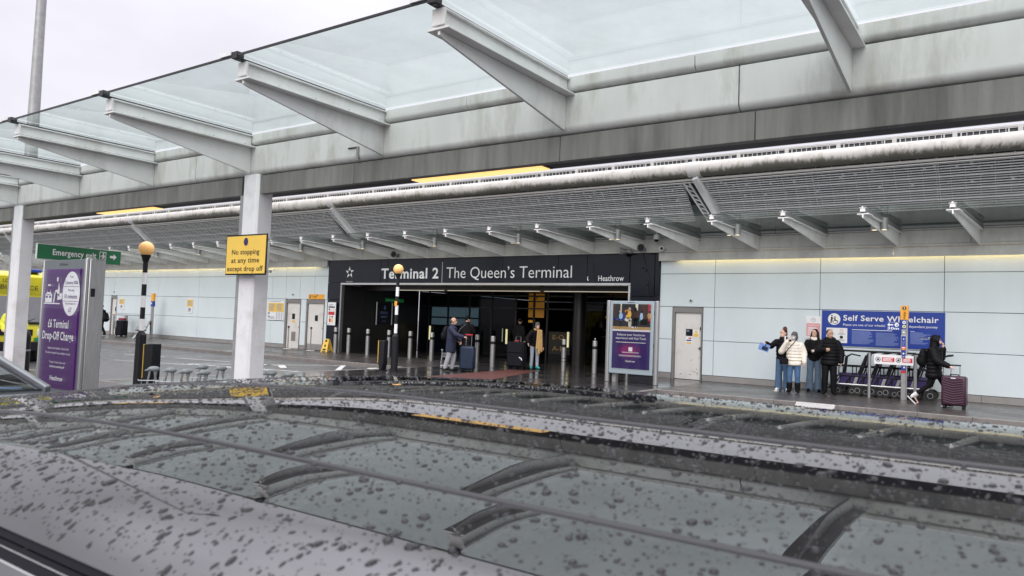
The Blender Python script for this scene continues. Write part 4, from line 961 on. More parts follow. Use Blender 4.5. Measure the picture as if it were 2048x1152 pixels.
# ------------------------------------------------------------------ people
def rotz(p, a, c=(0,0)):
    x, y = p[0]-c[0], p[1]-c[1]; return (c[0]+x*math.cos(a)-y*math.sin(a), c[1]+x*math.sin(a)+y*math.cos(a), p[2])
def blob(name, prims, mtl, parent, vox=.012, it=3):
    mb = MB(mtl)
    for p in prims:
        if p[0] == 'c':
            _, a, ra, b, rb = p; mb.sph(a, ra, n=10); mb.sph(b, rb, n=10)
            if (Vector(a)-Vector(b)).length > 1e-4: mb.cyl(a, b, ra, rb, n=10)
        elif p[0] == 'e':
            _, c, r, yaw = p; o = len(mb.v); mb.sph((0,0,0), r, n=14)
            for i in range(o, len(mb.v)): q = rotz(mb.v[i], yaw); mb.v[i] = (q[0]+c[0], q[1]+c[1], q[2]+c[2])
    me = bpy.data.meshes.new(name); me.from_pydata(mb.v, [], mb.f); o = bpy.data.objects.new(name, me); COL.objects.link(o)
    r = o.modifiers.new('r', 'REMESH'); r.mode = 'VOXEL'; r.voxel_size = vox
    s_ = o.modifiers.new('s', 'SMOOTH'); s_.factor = .5; s_.iterations = it
    m2 = bpy.data.meshes.new_from_object(o.evaluated_get(bpy.context.evaluated_depsgraph_get()))
    bpy.data.objects.remove(o); m2.name = name
    m2.materials.clear(); m2.materials.append(MATS[mtl]); m2.polygons.foreach_set('use_smooth', [True]*len(m2.polygons))
    o = bpy.data.objects.new(name, m2); COL.objects.link(o); o.parent = parent
    return o
def hand(w_, d, n, out=1, curl=.5):
    """palm, four unequal fingers and a thumb; d = pointing direction, n = palm normal"""
    w_, d, n = Vector(w_), Vector(d).normalized(), Vector(n); n = (n-d*n.dot(d)).normalized(); s = d.cross(n)*out
    pr = [('c', w_, .026, w_+d*.05+s*.012, .024), ('c', w_+d*.03-s*.012, .022, w_+d*.075-s*.022, .018), ('c', w_+d*.05, .022, w_+d*.078+s*.022, .018)]
    for i, L in enumerate((.072,.082,.076,.06)):
        b = w_+d*.078+s*(.030-.020*i); k1 = b+(d*math.cos(curl*.5)+n*math.sin(curl*.5))*L*.55; k2 = k1+(d*math.cos(curl*1.5)+n*math.sin(curl*1.5))*L*.45
        pr += [('c', b, .0105, k1, .0095), ('c', k1, .0095, k2, .008)]
    tb = w_+d*.022+s*.024; t1 = tb+(d*.65+s*.65+n*.25).normalized()*.04; t2 = t1+(d*.9+s*.1+n*.4).normalized()*.03
    pr += [('c', tb, .013, t1, .011), ('c', t1, .011, t2, .009)]
    return pr
DEF = dict(elL=(.25,.04,1.12), wrL=(.26,-.04,.88), hdL=(0,-.15,-1), pnL=(-1,0,0), elR=(-.25,.04,1.12), wrR=(-.26,-.04,.88), hdR=(0,-.15,-1), pnR=(1,0,0),
           knL=(.10,-.02,.49), anL=(.11,.02,.09), toL=(.25,-1,0), knR=(-.10,-.02,.49), anR=(-.11,.02,.09), toR=(-.25,-1,0), yaw=0, lean=0, curlL=.5, curlR=.5)
def person(label, loc, rz, H, skin='skin', pose=None, top=None, legs=None, shoes='cloth_black', hair=None, hat=None, scarf=None, boots=None, mask=None, group=None):
    J = dict(DEF); J.update(pose or {}); ln = J['lean']
    P = thing('person', label, 'person', loc, rz, group); k = H/1.70; P.scale = (k,k,k)
    def L(p):                                         # lean the upper body forward about the hips
        z = p[2]-.9
        if z <= 0: return p
        return (p[0], p[1]-z*math.sin(ln), .9+z*math.cos(ln))
    hc = L((0,-.015,1.585)); yaw = J['yaw']
    def Hd(x, y, z): q = rotz((x,y,z), yaw); return (hc[0]+q[0], hc[1]+q[1], hc[2]+q[2])
    sh = {'L': L((.175,.01,1.375)), 'R': L((-.175,.01,1.375))}; hip = {'L': (.09,0,.90), 'R': (-.09,0,.90)}
    b = [('e', Hd(0,.005,.01), (.074,.094,.105), yaw), ('e', Hd(0,-.025,-.065), (.056,.066,.062), yaw), ('e', Hd(0,-.098,-.022), (.013,.02,.024), yaw), ('e', Hd(0,-.088,-.055), (.028,.016,.012), yaw),
         ('e', Hd(.076,.01,-.015), (.010,.024,.032), yaw), ('e', Hd(-.076,.01,-.015), (.010,.024,.032), yaw), ('c', L((0,.01,1.40)), .06, Hd(0,.02,-.06), .052),
         ('e', L((0,.01,1.26)), (.15,.10,.16), 0), ('e', L((0,.0,1.08)), (.13,.095,.14), 0), ('e', (0,0,.93), (.15,.10,.11), 0)]
    for s in 'LR':
        e_, w_ = J['el'+s], J['wr'+s]
        b += [('c', sh[s], .052, e_, .04), ('c', e_, .039, w_, .027)] + hand(w_, J['hd'+s], J['pn'+s], 1 if s == 'L' else -1, J['curl'+s])
        kn, an = J['kn'+s], J['an'+s]; to = Vector((*J['to'+s][:2], J['to'+s][2])).normalized()
        b += [('c', hip[s], .078, kn, .052), ('c', kn, .05, an, .038), ('c', an, .036, tuple(Vector(an)+to*.14+Vector((0,0,-.055))), .028)]
    blob('body', b, skin, P, vox=.0085, it=2)
    ey = MB('hair_dark')
    for s in (-1,1): ey.sph(Hd(s*.030,-.085,.010), (.010,.008,.006), n=8); ey.sph(Hd(s*.031,-.089,.028), (.017,.006,.004), n=8)
    ey.use('skin_pink' if skin != 'skin_pink' else 'skin_tan'); ey.sph(Hd(0,-.089,-.064), (.021,.008,.006), n=8); ey.build('face_features', P)
    # clothes
    t_ = dict(mat='puffer_black', hem=.86, bulk=.03, puff=True, hood=False, flare=0); t_.update(top or {})
    bk = t_['bulk']; hem = t_['hem']; c = []; zs = 1.36
    nn = int((zs-hem)/.042)
    for i in range(nn+1):
        z = zs-(zs-hem)*i/nn; fr = (zs-z)/(zs-hem)
        rx = .165+bk if z > 1.0 else .158+bk+t_['flare']*(1.0-z); ry = .115+bk*.9 if z > .8 else .12+bk*.9+t_['flare']*(1.0-z)
        if z > 1.28: rx -= (z-1.28)*.35
        pf = .006*math.cos(i*math.pi)+.003*math.sin(i*2.7) if t_['puff'] else 0
        c.append(('e', L((0,.005,z)), (rx+pf, ry+pf, .058 if t_['puff'] else .065), 0))
    c.append(('c', L((-.125,.01,1.345)), .066+bk*.4, L((.125,.01,1.345)), .066+bk*.4)); c.append(('c', L((0,.01,1.35)), .115, L((0,.012,1.435)), .072+bk*.3))
    for s in 'LR':
        pts = [tuple(Vector(sh[s])+Vector((0,0,-.025))), J['el'+s], J['wr'+s]]; rr_ = (.064+bk*.5, .058+bk*.5, .042+bk*.35)
        for a, b2, ra, rb in ((pts[0],pts[1],rr_[0],rr_[1]), (pts[1],pts[2],rr_[1],rr_[2])):
            c.append(('c', a, ra*.93, b2, rb*.93))
            if t_['puff']:
                ns = max(2, int((Vector(a)-Vector(b2)).length/.06))
                for i in range(ns): f = (i+.5)/ns; c.append(('e', tuple(Vector(a).lerp(Vector(b2), f)), (ra*(1-f)+rb*f+.003,)*3, 0))
    if t_['hood'] == 'down': c += [('e', L((0,.10,1.42)), (.14,.09,.09), 0)] + [q_ for sg in (-1,1) for q_ in (('c', L((sg*.10,.03,1.44)), .055, L((0,.10,1.47)), .07), ('c', L((sg*.10,.03,1.44)), .055, L((sg*.06,-.09,1.38)), .045))]
    if t_['hood'] == 'up': c += [('e', Hd(0,.035,.02), (.105,.115,.125), yaw), ('c', Hd(0,.05,-.06), .10, L((0,.03,1.42)), .11), ('c', Hd(-.085,-.05,-.02), .03, Hd(0,-.055,.105), .032), ('c', Hd(.085,-.05,-.02), .03, Hd(0,-.055,.105), .032), ('c', Hd(-.085,-.05,-.02), .03, Hd(-.05,-.055,-.09), .035), ('c', Hd(.085,-.05,-.02), .03, Hd(.05,-.055,-.09), .035)]
    blob('jacket', c, t_['mat'], P, vox=.0125, it=2 if t_['puff'] else 4)
    l_ = dict(mat='denim', r=(.098,.078,.068), hem=.07); l_.update(legs or {}); q = [('e', (0,0,.92), (.155,.112,.09), 0)]
    for s in 'LR':
        kn, an = J['kn'+s], J['an'+s]; foot = Vector(an)+(Vector(kn)-Vector(an)).normalized()*(l_['hem']-.06)
        q += [('c', hip[s], l_['r'][0], kn, l_['r'][1]), ('c', kn, l_['r'][1], tuple(foot), l_['r'][2])]
    blob('trousers', q, l_['mat'], P, vox=.0125, it=3)
    for s in 'LR':
        an = Vector(J['an'+s]); to = Vector(J['to'+s]).normalized(); dn = Vector((0,0,-1)) if abs(to.z) < .3 else (Vector((0,0,-1))-to*to.dot(Vector((0,0,-1)))).normalized()
        q = [('c', tuple(an+dn*.035-to*.04), .045, tuple(an+dn*.045+to*.15), .038), ('c', tuple(an+dn*.03+to*.03), .05, tuple(an+dn*.045+to*.12), .042)]
        if boots: kn = Vector(J['kn'+s]); q.append(('c', tuple(an), .070, tuple(an+(kn-an).normalized()*.17), .084))
        so_ = blob('shoe', q, shoes, P, vox=.011, it=2)
        if shoes in ('shoe_white',) or label.startswith('hooded'):
            z = MB('shoe_white'); z.beam(an+dn*.082-to*.08, an+dn*.082+to*.185, .085, .024, upv=dn*-1); z.build('sole', so_)
    if hair:
        mt, kind = hair; h = [('e', Hd(0,.022,.035), (.082,.092,.092), yaw)]
        if kind == 'bun': h += [('e', Hd(.0,.05,.135), (.055,.055,.05), yaw), ('e', Hd(0,.07,-.03), (.07,.045,.06), yaw), ('e', Hd(.05,.02,.10), (.05,.05,.04), yaw)]
        if kind == 'long':
            for s in (-1,1): h += [('c', Hd(s*.078,.02,.02), .035, Hd(s*.095,.01,-.12), .042), ('c', Hd(s*.095,.01,-.12), .042, L((s*.115,-.06,1.30)), .03)]
            h += [('c', Hd(0,.08,0), .06, L((0,.10,1.32)), .07)]
        if kind == 'short': h = [('e', Hd(0,.030,.030), (.081,.083,.094), yaw)]
        if kind == 'fringe': h = [('e', Hd(0,.045,.0), (.078,.07,.055), yaw)]
        blob('hair', h, mt, P, vox=.010, it=2)
    if hat:
        mt, kind = hat; h = [('e', Hd(0,.012,.045), (.088,.102,.095), yaw)]
        if kind == 'hood': h += [('e', Hd(0,.03,-.02), (.092,.095,.105), yaw), ('c', Hd(0,.04,-.08), .075, L((0,.02,1.42)), .085)]
        blob('hat', h, mt, P, vox=.010, it=2)
    if scarf:
        mt, kind = scarf; h = [('c', L((-.06,-.04,1.44)), .045, L((.06,-.04,1.44)), .045), ('c', L((-.07,.03,1.45)), .045, L((-.06,-.04,1.44)), .045), ('c', L((.07,.03,1.45)), .045, L((.06,-.04,1.44)), .045), ('c', L((0,.06,1.45)), .045, L((.07,.03,1.45)), .04), ('c', L((0,.06,1.45)), .045, L((-.07,.03,1.45)), .04)]
        if kind == 'collar': h.append(('e', L((0,-.075,1.39)), (.05,.035,.07), 0))
        if kind == 'drape':
            a = Vector(L((.05,-.13,1.40)));
            for dx, ln_ in ((.02,.78),(.075,.70),(-.03,.62)): h += [('c', tuple(a+Vector((dx,0,0))), .042, tuple(a+Vector((dx*1.6,.05,-ln_))), .05)]
        blob('scarf', h, mt, P, vox=.011, it=3)
    if mask: mb = [('e', Hd(0,-.068,-.055), (.055,.042,.045), yaw)]; blob('face_mask', mb, mask, P, vox=.008, it=2)
    return P
def backpack(label, loc, rz, mt='cloth_black'):
    t = thing('backpack', label, 'backpack', loc, rz)
    blob('bag', [('e', (0,0,0), (.16,.10,.22), 0), ('e', (0,.02,-.08), (.165,.12,.16), 0), ('e', (0,.09,-.08), (.12,.06,.11), 0)], mt, t, vox=.012)
    m = MB(mt)
    for s in (-1,1): m.tube([(s*.11,-.06,.18),(s*.12,-.20,.22),(s*.13,-.30,.10),(s*.13,-.22,-.10),(s*.12,-.05,-.18)],.018,n=8)
    m.use('letter_white'); m.poly([(-.025,-.012),(.025,-.012),(.0,.022)],(0,.153,-.06),rt=(-1,0,0)); m.build('strap', t)
    return t

GR = 'people waiting by the wheelchairs'
person('young woman with auburn bun holding out a blue leaflet, black puffer and wide jeans', (-5.58,21.05,0), R(5), 1.70, 'skin_pink',
       dict(elR=(-.33,.0,1.20), wrR=(-.42,-.16,1.30), hdR=(-.7,-.6,-.3), pnR=(0,0,-1), yaw=R(-38), elL=(.24,.06,1.13), wrL=(.22,-.10,.92), curlR=1.0), dict(mat='puffer_black', hem=.90, bulk=.035), dict(mat='denim', r=(.10,.092,.10), hem=.05), 'shoe_white', ('hair_auburn','bun'), scarf=('cloth_black','collar'), group=GR)
person('woman in cream puffer coat, grey beanie and blue face mask, phone at her ear', (-5.22,20.75,0), R(8), 1.62, 'skin',
       dict(elR=(-.34,-.06,1.13), wrR=(-.17,-.16,1.44), hdR=(.35,.15,1), pnR=(.8,.4,0), yaw=R(-22), elL=(.27,.02,1.12), wrL=(.28,-.08,.86), curlR=.9), dict(mat='puffer_cream', hem=.80, bulk=.05, flare=.08), dict(mat='denim_mid', r=(.105,.080,.066), hem=.22), 'cloth_black', None, ('beanie_grey','hood'), None, boots=True, mask='mask_blue', group=GR)
person('dark haired young woman in black jacket with cream neck scarf and pale flared jeans', (-4.93,21.75,0), R(12), 1.73, 'skin',
       dict(yaw=R(-28), elR=(-.25,.0,1.12), wrR=(-.10,-.19,1.10), hdR=(.8,-.3,.1), pnR=(0,1,0), elL=(.27,.02,1.10), wrL=(.20,-.18,1.08), hdL=(-.7,-.6,.1), pnL=(0,1,0)), dict(mat='cloth_black', hem=.88, bulk=.03, puff=False), dict(mat='denim_pale', r=(.098,.085,.105), hem=.05), 'cloth_black', ('hair_dark','long'), scarf=('scarf_cream','collar'), group=GR)
person('balding man in black hooded puffer jacket and black trousers holding a cup at his chest', (-4.42,21.2,0), R(12), 1.73, 'skin_tan',
       dict(yaw=R(32), elR=(-.30,-.02,1.10), wrR=(-.12,-.25,1.17), hdR=(.8,-.35,.1), pnR=(.2,1,0), elL=(.28,.02,1.11), wrL=(.28,-.05,.86), curlR=1.1), dict(mat='puffer_black', hem=.80, bulk=.06, hood='down', flare=.05), dict(mat='cloth_black', r=(.105,.085,.075)), 'cloth_black', ('hair_grey','short'), group=GR)
E1 = person('hooded person in long black puffer and white socks striding right behind a plum suitcase', (-1.90,20.35,0), R(82), 1.66, 'skin_pink',
       dict(elR=(-.24,-.10,1.10), wrR=(-.24,-.36,.99), hdR=(.1,-1,-.25), pnR=(0,0,-1), curlR=1.3, elL=(.22,-.10,1.15), wrL=(.10,-.17,1.40), hdL=(-.3,-.1,1), pnL=(0,1,.2), lean=.04,
            knR=(-.09,.08,.50), anR=(-.10,.44,.20), toR=(0,-.72,-.69), knL=(.09,-.20,.50), anL=(.10,-.22,.09), toL=(.05,-1,0)), dict(mat='puffer_black', hem=.70, bulk=.068, hood='up', flare=.05), dict(mat='cloth_black', r=(.085,.062,.05), hem=.16), 'cloth_black')
m = MB('shoe_white'); a = Vector((-.10,.44,.20)); m.cyl(a+Vector((0,.03,-.025)), a+Vector((0,-.10,.083)), .052, .054, n=14); m.build('sock', E1)
backpack('black backpack worn by the hooded walker in front of the blue sign', (-2.13,20.34,1.14), R(82))
E2 = person('balding man in navy parka and grey trousers wearing a black backpack, arm on his case', (-14.98,18.2,0), R(112), 1.68, 'skin_tan',
       dict(elR=(-.24,-.22,1.16), wrR=(-.20,-.46,1.10), hdR=(.1,-1,-.1), pnR=(0,0,-1), curlR=1.2, elL=(.25,-.05,1.12), wrL=(.25,-.22,.98), lean=.06, yaw=R(10), knR=(-.10,.03,.49), anR=(-.10,.14,.10), toR=(-.1,-1,0), knL=(.10,-.08,.49), anL=(.10,-.02,.09)), dict(mat='cloth_navy', hem=.62, bulk=.05, puff=False), dict(mat='trouser_grey', r=(.10,.082,.075)), 'cloth_black', ('hair_grey','fringe'))
backpack('black backpack with white triangle badge on the man in the navy parka', (-15.16,18.13,1.18), R(112))
person('person in long black coat and dark beanie facing away beside the navy suitcase', (-17.05,21.6,0), R(200), 1.76, 'skin',
       dict(yaw=R(-40), elR=(-.25,-.06,1.14), wrR=(-.14,-.20,1.10), hdR=(.6,-.6,0), pnR=(0,1,0), lean=.05, anL=(.14,.10,.09)), dict(mat='coat_black', hem=.52, bulk=.045, puff=False, flare=.03), dict(mat='cloth_black', r=(.10,.085,.08)), 'cloth_black', ('hair_dark','short'), ('coat_black','beanie'))
person('woman in dark hood with long tan scarf and teal shoes bending over a black suitcase', (-14.28,21.95,0), R(48), 1.68, 'skin',
       dict(lean=.42, elR=(-.34,-.22,1.08), wrR=(-.34,-.38,.93), hdR=(-.1,-.5,-1), pnR=(1,0,0), elL=(.26,-.20,1.05), wrL=(.24,-.26,.80), yaw=R(10)), dict(mat='coat_black', hem=.84, bulk=.045, puff=False), dict(mat='jeans_light', r=(.09,.068,.058)), 'shoe_teal', None, ('beanie_grey','hood'), ('scarf_tan','drape'))
person('figure in black standing in the gloom behind the big black suitcase', (-16.55,24.3,0), R(170), 1.78, 'skin', dict(yaw=R(30)), dict(mat='coat_black', hem=.60, bulk=.05, puff=False), dict(mat='cloth_black',), 'cloth_black', ('hair_dark','short'))
person('distant person in dark clothes with a round black bag beside the purple totem', (-42.3,20.9,0), R(-70), 1.72, 'skin', dict(knL=(.1,-.1,.49), anL=(.1,-.2,.09), anR=(-.1,.2,.12)), dict(mat='coat_black', hem=.80, bulk=.04, puff=False), dict(mat='cloth_black'), 'cloth_black', ('hair_dark','short'))
t = backpack('round black bag on the distant person at far left', (-42.0,20.98,1.05), R(-70)); t.scale = (1.3,1.3,1.2)
person('ambulance worker in bright yellow jacket beside the white column at far left', (-21.8,8.55,RZ), R(70), 1.74, 'skin', dict(elR=(-.26,-.12,1.14), wrR=(-.2,-.3,1.0), hdR=(0,-1,0), pnR=(0,0,-1)), dict(mat='hivis', hem=.82, bulk=.04, puff=False), dict(mat='amb_green'), 'cloth_black', ('hair_dark','short'))
# things held or carried
t = thing('leaflet', 'blue leaflet with dark picture held out by the woman with the bun', 'leaflet', (-6.02,20.78,1.15), R(20)); t.rotation_euler = (R(15), R(18), R(15))
m = MB('leaflet_blue'); m.box(-.15,.13,-.004,.004,-.08,.13); m.build('sheet', t); m = MB('leaflet_dark'); m.box(-.06,.10,-.007,-.0045,-.05,.06); m.box(-.01,.03,-.007,-.0045,.07,.11); m.build('print', t)
t = thing('phone', 'white phone held against the ear of the woman in cream', 'phone', (-5.42,20.60,1.43), R(30)); m = MB('phone_white'); m.box(-.012,.012,-.04,.04,-.07,.08); m.build('case', t, bevel=.005); m = MB('black_trim'); m.box(.0125,.0145,-.035,.035,-.065,.072); m.build('screen', t)
t = thing('shoulder_bag', 'small black crossbody bag on the cream puffer coat', 'bag', (-5.43,20.56,.84), R(8)); m = MB('cloth_black'); m.box(-.11,.11,-.045,.045,-.08,.08); m.build('bag', t, bevel=.02)
m = MB('cloth_black'); m.tube([(-.05,.0,.08),(.10,-.03,.32),(.24,.02,.50),(.28,.10,.57),(.24,.24,.50),(.0,.32,.2)],.010,n=8); m.build('strap', t)
t = thing('cup', 'small white topped cup in the hand of the balding man', 'cup', (-4.50,21.14,1.20)); m = MB('steel_grey'); m.cyl((0,0,-.05),(0,0,.05),.03,.04,n=14); m.build('cup', t); m = MB('sign_white'); m.cyl((0,0,.05),(0,0,.065),.042,n=14); m.build('lid', t)
t = thing('phone', 'white phone in the hands of the dark haired young woman', 'phone', (-4.86,21.50,1.12), R(10)); m = MB('phone_white'); m.box(-.07,.07,-.01,.01,-.02,.03); m.build('case', t, bevel=.004)
t = thing('shoulder_bag', 'dark shoulder bag hanging on the long black coat', 'bag', (-17.22,21.35,.92), R(20)); m = MB('coat_black'); m.box(-.16,.16,-.05,.05,-.14,.14); m.build('bag', t, bevel=.03)
m = MB('beanie_grey'); m.tube([(-.1,.0,.13),(.05,-.04,.35),(.24,.08,.56)],.014,n=8); m.build('strap', t)

# ------------------------------------------------------------------ suitcases
def suitcase(label, loc, rz, wd, dp, ht, mt, hard=True, handle=.3, chev=False):
    t = thing('suitcase', label, 'suitcase', loc, rz)
    m = MB(mt); W, D = wd/2, dp/2; m.box(-W,W,-D,D,.07,.07+ht); m.build('shell', t, bevel=.05 if hard else .035)
    m = MB(mt)
    if chev:
        for sgn in (-1,1):
            for i in range(10):
                z = .13+i*(ht-.14)/10; y = sgn*(D+.003)
                m.add([(-W+.05,y,z+.02),(0,y,z-.03),(W-.05,y,z+.02),(W-.05,y+sgn*.010,z+.035),(0,y+sgn*.010,z-.013),(-W+.05,y+sgn*.010,z+.035),(-W+.05,y,z+.05),(0,y,z+.0),(W-.05,y,z+.05)],
                      [(0,1,4,5),(1,2,3,4),(5,4,7,6),(4,3,8,7)])
    elif hard:
        for i in range(5):
            x = -W+.09+i*(wd-.18)/4
            for sgn in (-1,1): m.box(x-.014,x+.014,sgn*D-.008,sgn*D+.008,.13,ht)
        for i in range(3):
            y = -D+.07+i*(dp-.14)/2
            for sgn in (-1,1): m.box(sgn*W-.008,sgn*W+.008,y-.012,y+.012,.13,ht)
    else:
        m.box(-W+.05,W-.05,-D-.05,-D,.12,ht*.62); m.box(-W+.06,W-.06,-D-.035,-D,ht*.66,ht+.0); m.box(W-.12,W-.11,-D-.004,D,.1,ht)
    m.build('ribs', t, bevel=.006)
    m = MB('black_plastic')
    for sx in (-1,1):
        for sy in (-1,1):
            wq = MB('black_plastic'); wq.cyl((sx*(W-.06)-.018,sy*(D-.05),.032),(sx*(W-.06)+.018,sy*(D-.05),.032),.032,n=14); wq.build('wheel', t)
            m.box(sx*(W-.06)-.025,sx*(W-.06)+.025,sy*(D-.05)-.02,sy*(D-.05)+.02,.045,.08)
    m.build('wheel_mount', t)
    if handle:
        m = MB('trolley_metal'); z = .07+ht
        for sx in (-.09,.09): m.cyl((sx,D-.05,z-.05),(sx,D-.05,z+handle),.010,n=8)
        m.use('black_plastic'); m.cyl((-.11,D-.05,z+handle),(.11,D-.05,z+handle),.017,n=10); m.build('handle', t)
    m = MB('black_plastic'); m.tube([(-.09,0,.07+ht),(-.08,0,.10+ht),(.08,0,.10+ht),(.09,0,.07+ht)],.011,n=8); m.build('carry_handle', t)
    return t
t = suitcase('plum hard shell suitcase with chevron ribs pulled by the hooded walker', (-1.46,20.05,0), R(-6), .50, .30, .68, 'case_plum', chev=True, handle=.24)
m = MB('letter_white'); m.box(-.05,.05,-.158,-.156,.69,.71); m.build('badge', t)
t = suitcase('navy hard shell suitcase standing upright beside the man in the parka', (-14.58,18.55,0), R(25), .46, .30, .72, 'case_navy', handle=.33)
m = MB('sign_red'); m.box(-.12,.12,.08,.12,1.14,1.17); m.build('strap', t)
t = suitcase('big black fabric suitcase with white tag in front of the tan scarf', (-14.62,21.35,0), R(15), .62, .34, .86, 'case_black', hard=False, handle=.18)
m = MB('sign_red'); m.box(-.08,.06,-.03,.03,.95,.985); m.use('letter_white'); m.poly([(0,0),(.09,-.03),(.12,-.11),(.09,-.11),(.06,-.05),(0,-.03)],(.16,-.225,.42)); m.build('tag', t)
t = suitcase('distant dark suitcase with red top standing by the far white door', (-41.3,21.55,0), R(10), .55, .35, .82, 'case_black', hard=False, handle=0)
m = MB('case_red'); m.box(-.20,.20,-.12,.12,.90,1.02); m.build('bundle', t, bevel=.04)

# ------------------------------------------------------------------ luggage trolleys
def trolley(label, loc, rz, parked=True):
    t = thing('luggage_trolley', label, 'luggage trolley', loc, rz, 'nested luggage trolleys by the column' if parked else None)
    m = MB('trolley_metal')
    for s in (-1,1): m.tube([(s*.16,.42,.10),(s*.08,.40,.55),(s*.03,.39,.86)],.015,n=8); m.tube([(s*.24,-.55,.14),(s*.22,.42,.16)],.018,n=8)
    m.tube([(-.24,-.55,.14),(.24,-.55,.14)],.018,n=8); m.box(-.22,.22,-.53,.40,.165,.18); m.build('frame', t)
    m = MB('trolley_metal')
    for z in (.58,.66,.74): m.tube([(-.18,.38,z),(-.16,.20,z),(.16,.20,z),(.18,.38,z)],.007,n=6)
    for x in (-.12,-.04,.04,.12): m.cyl((x,.20,.56),(x,.20,.76),.006,n=6)
    m.build('basket', t)
    g_ = [('e',(.02,.40,.895),(.085,.06,.042),0),('c',(.03,.40,.90),.036,(-.10,.40,.868),.012),('c',(.05,.40,.86),.02,(.05,.40,.80),.016)]
    blob('handle', g_, 'trolley_grey', t, vox=.012)
    for x, y, r_ in ((-.20,.38,.09),(.20,.38,.09),(0,-.45,.07)):
        w_ = MB('tyre'); w_.cyl((x-.018,y,r_),(x+.018,y,r_),r_,n=18); wo = w_.build('wheel', t); w_ = MB('trolley_metal'); w_.cyl((x-.022,y,r_),(x+.022,y,r_),r_*.55,n=14); w_.build('rim', wo)
    return t
spots = [(-9.25,5.62,'leftmost luggage trolley in the row, its grey handle nearest the black bollard'),(-8.98,5.70,'luggage trolley with grey handle, second in the front row'),(-8.72,5.76,'luggage trolley with grey handle, third in the front row'),(-8.44,5.84,'rightmost front row luggage trolley, just left of the white column'),
         (-9.32,6.38,'back row luggage trolley behind the second and third front handles'),(-9.00,6.46,'back row luggage trolley close behind the downpipe of the white column'),(-8.02,6.55,'grey trolley handle just right of the white column'),(-7.72,6.60,'last grey trolley handle right of the white column')]
tr = trolley(spots[0][2], (spots[0][0],spots[0][1]-.4,0), R(56))
for x, y, lb in spots[1:]: dup(tr, (x,y-.4,0), label=lb)
tr.location = (spots[0][0], spots[0][1]-.4, 0)
for o_ in bpy.data.objects:
    if o_.name.startswith('luggage_trolley'): o_.scale = (.9,.9,.9)
t = trolley('empty metal luggage trolley left of the man in the navy parka', (-15.62,18.95,0), R(120), False); t.scale = (.68,.68,.68)

# ------------------------------------------------------------------ wheelchairs in their rail
def wheelchair(label, loc):
    t = thing('wheelchair', label, 'wheelchair', loc, 0, 'wheelchairs nested in the rail')
    m = MB('wheel_purple'); m.box(-.22,.24,-.22,.22,.46,.52); m.prism([(-.24,.19),(.08,.19),(.18,.50),(-.14,.50)], lambda u,v,q: (u,q,v), -.25, -.19); m.prism([(-.24,.19),(.08,.19),(.18,.50),(-.14,.50)], lambda u,v,q: (u,q,v), .19, .25); m.build('seat', t, bevel=.015)
    m = MB('black_plastic'); m.prism([(.20,.48),(.25,.48),(.44,.98),(.39,.98)], lambda u,v,q: (u,q,v), -.21, .21); m.build('backrest', t, bevel=.01)
    m = MB('black_plastic')
    for s in (-.25,.25):
        m.tube([(.22,s,.30),(.46,s,1.02),(.60,s,1.06)],.018,n=8); m.tube([(-.28,s,.22),(-.24,s,.46),(.26,s,.47)],.018,n=8); m.tube([(-.3,s,.2),(.30,s,.22)],.02,n=8)
        m.tube([(-.24,s,.46),(-.42,s,.16)],.016,n=8)
    m.tube([(.46,-.25,1.0),(.46,.25,1.0)],.012,n=6); m.tube([(.26,-.25,.46),(.26,.25,.46)],.012,n=6); m.build('frame', t)
    for s in (-.25,.25):
        a = MB('black_plastic'); a.box(-.24,.20,s-.03,s+.03,.68,.715); a.cyl((-.2,s,.47),(-.2,s,.68),.014,n=8); a.build('armrest', t, bevel=.008)
        a = MB('steel_grey'); a.prism([(.10,.20),(.19,.20),(.27,.44),(.18,.44)], lambda u,v,q: (u,q,v), s-.008, s+.008); a.build('side_panel', t)
        a = MB('tyre'); a.cyl((.56,s,1.06),(.66,s,1.07),.024,n=10); a.build('push_handle', t)
        for x, r_ in ((-.20,.10),(.24,.125)):
            w_ = MB('tyre'); w_.cyl((x,s*1.12-.018,r_),(x,s*1.12+.018,r_),r_,n=22); wo = w_.build('wheel', t); w_ = MB('steel_grey'); w_.cyl((x,s*1.12-.022,r_),(x,s*1.12+.022,r_),r_*.5,n=18); w_.use('black_plastic'); w_.cyl((x,s*1.12-.025,r_),(x,s*1.12+.025,r_),r_*.40,n=12); w_.build('rim', wo)
    a = MB('black_plastic'); a.box(-.50,-.38,-.2,.2,.12,.145); a.build('footrest', t)
    return t
wl = ['first wheelchair of the nested row, its front wheel beside the balding man','second wheelchair of the nested row, left of the rail post','third wheelchair of the nested row, behind the rail post','fourth wheelchair of the nested row, under the red and white rail plate','fifth wheelchair of the nested row, behind the help point','last wheelchair of the nested row, its handles behind the hooded walker']
wx = [-4.06,-3.72,-3.38,-3.04,-2.70,-2.36]
wc = wheelchair(wl[0], (wx[0],21.95,0))
wc.scale = (1.08,1.08,1.1)
for x, lb in zip(wx[1:], wl[1:]): dup(wc, (x,21.95,0), label=lb)
t = thing('folding_scooter', 'black upright steering column with handlebar at the left end of the wheelchair row', 'scooter', (-4.22,21.85,0))
m = MB('tyre'); m.cyl((0,-.03,.17),(0,.03,.17),.17,n=24); wo = m.build('wheel', t); m = MB('wheel_grey'); m.cyl((0,-.034,.17),(0,.034,.17),.09,n=18); m.build('rim', wo)
m = MB('black_plastic'); m.beam((0.02,0,.17),(.10,0,1.0),.06,.07); m.tube([(.10,-.22,1.05),(.10,0,1.0),(.10,.22,1.05)],.018); m.tube([(.1,0,1.0),(.22,0,1.09),(.45,0,1.05)],.02); m.build('steering_column', t, bevel=.01)
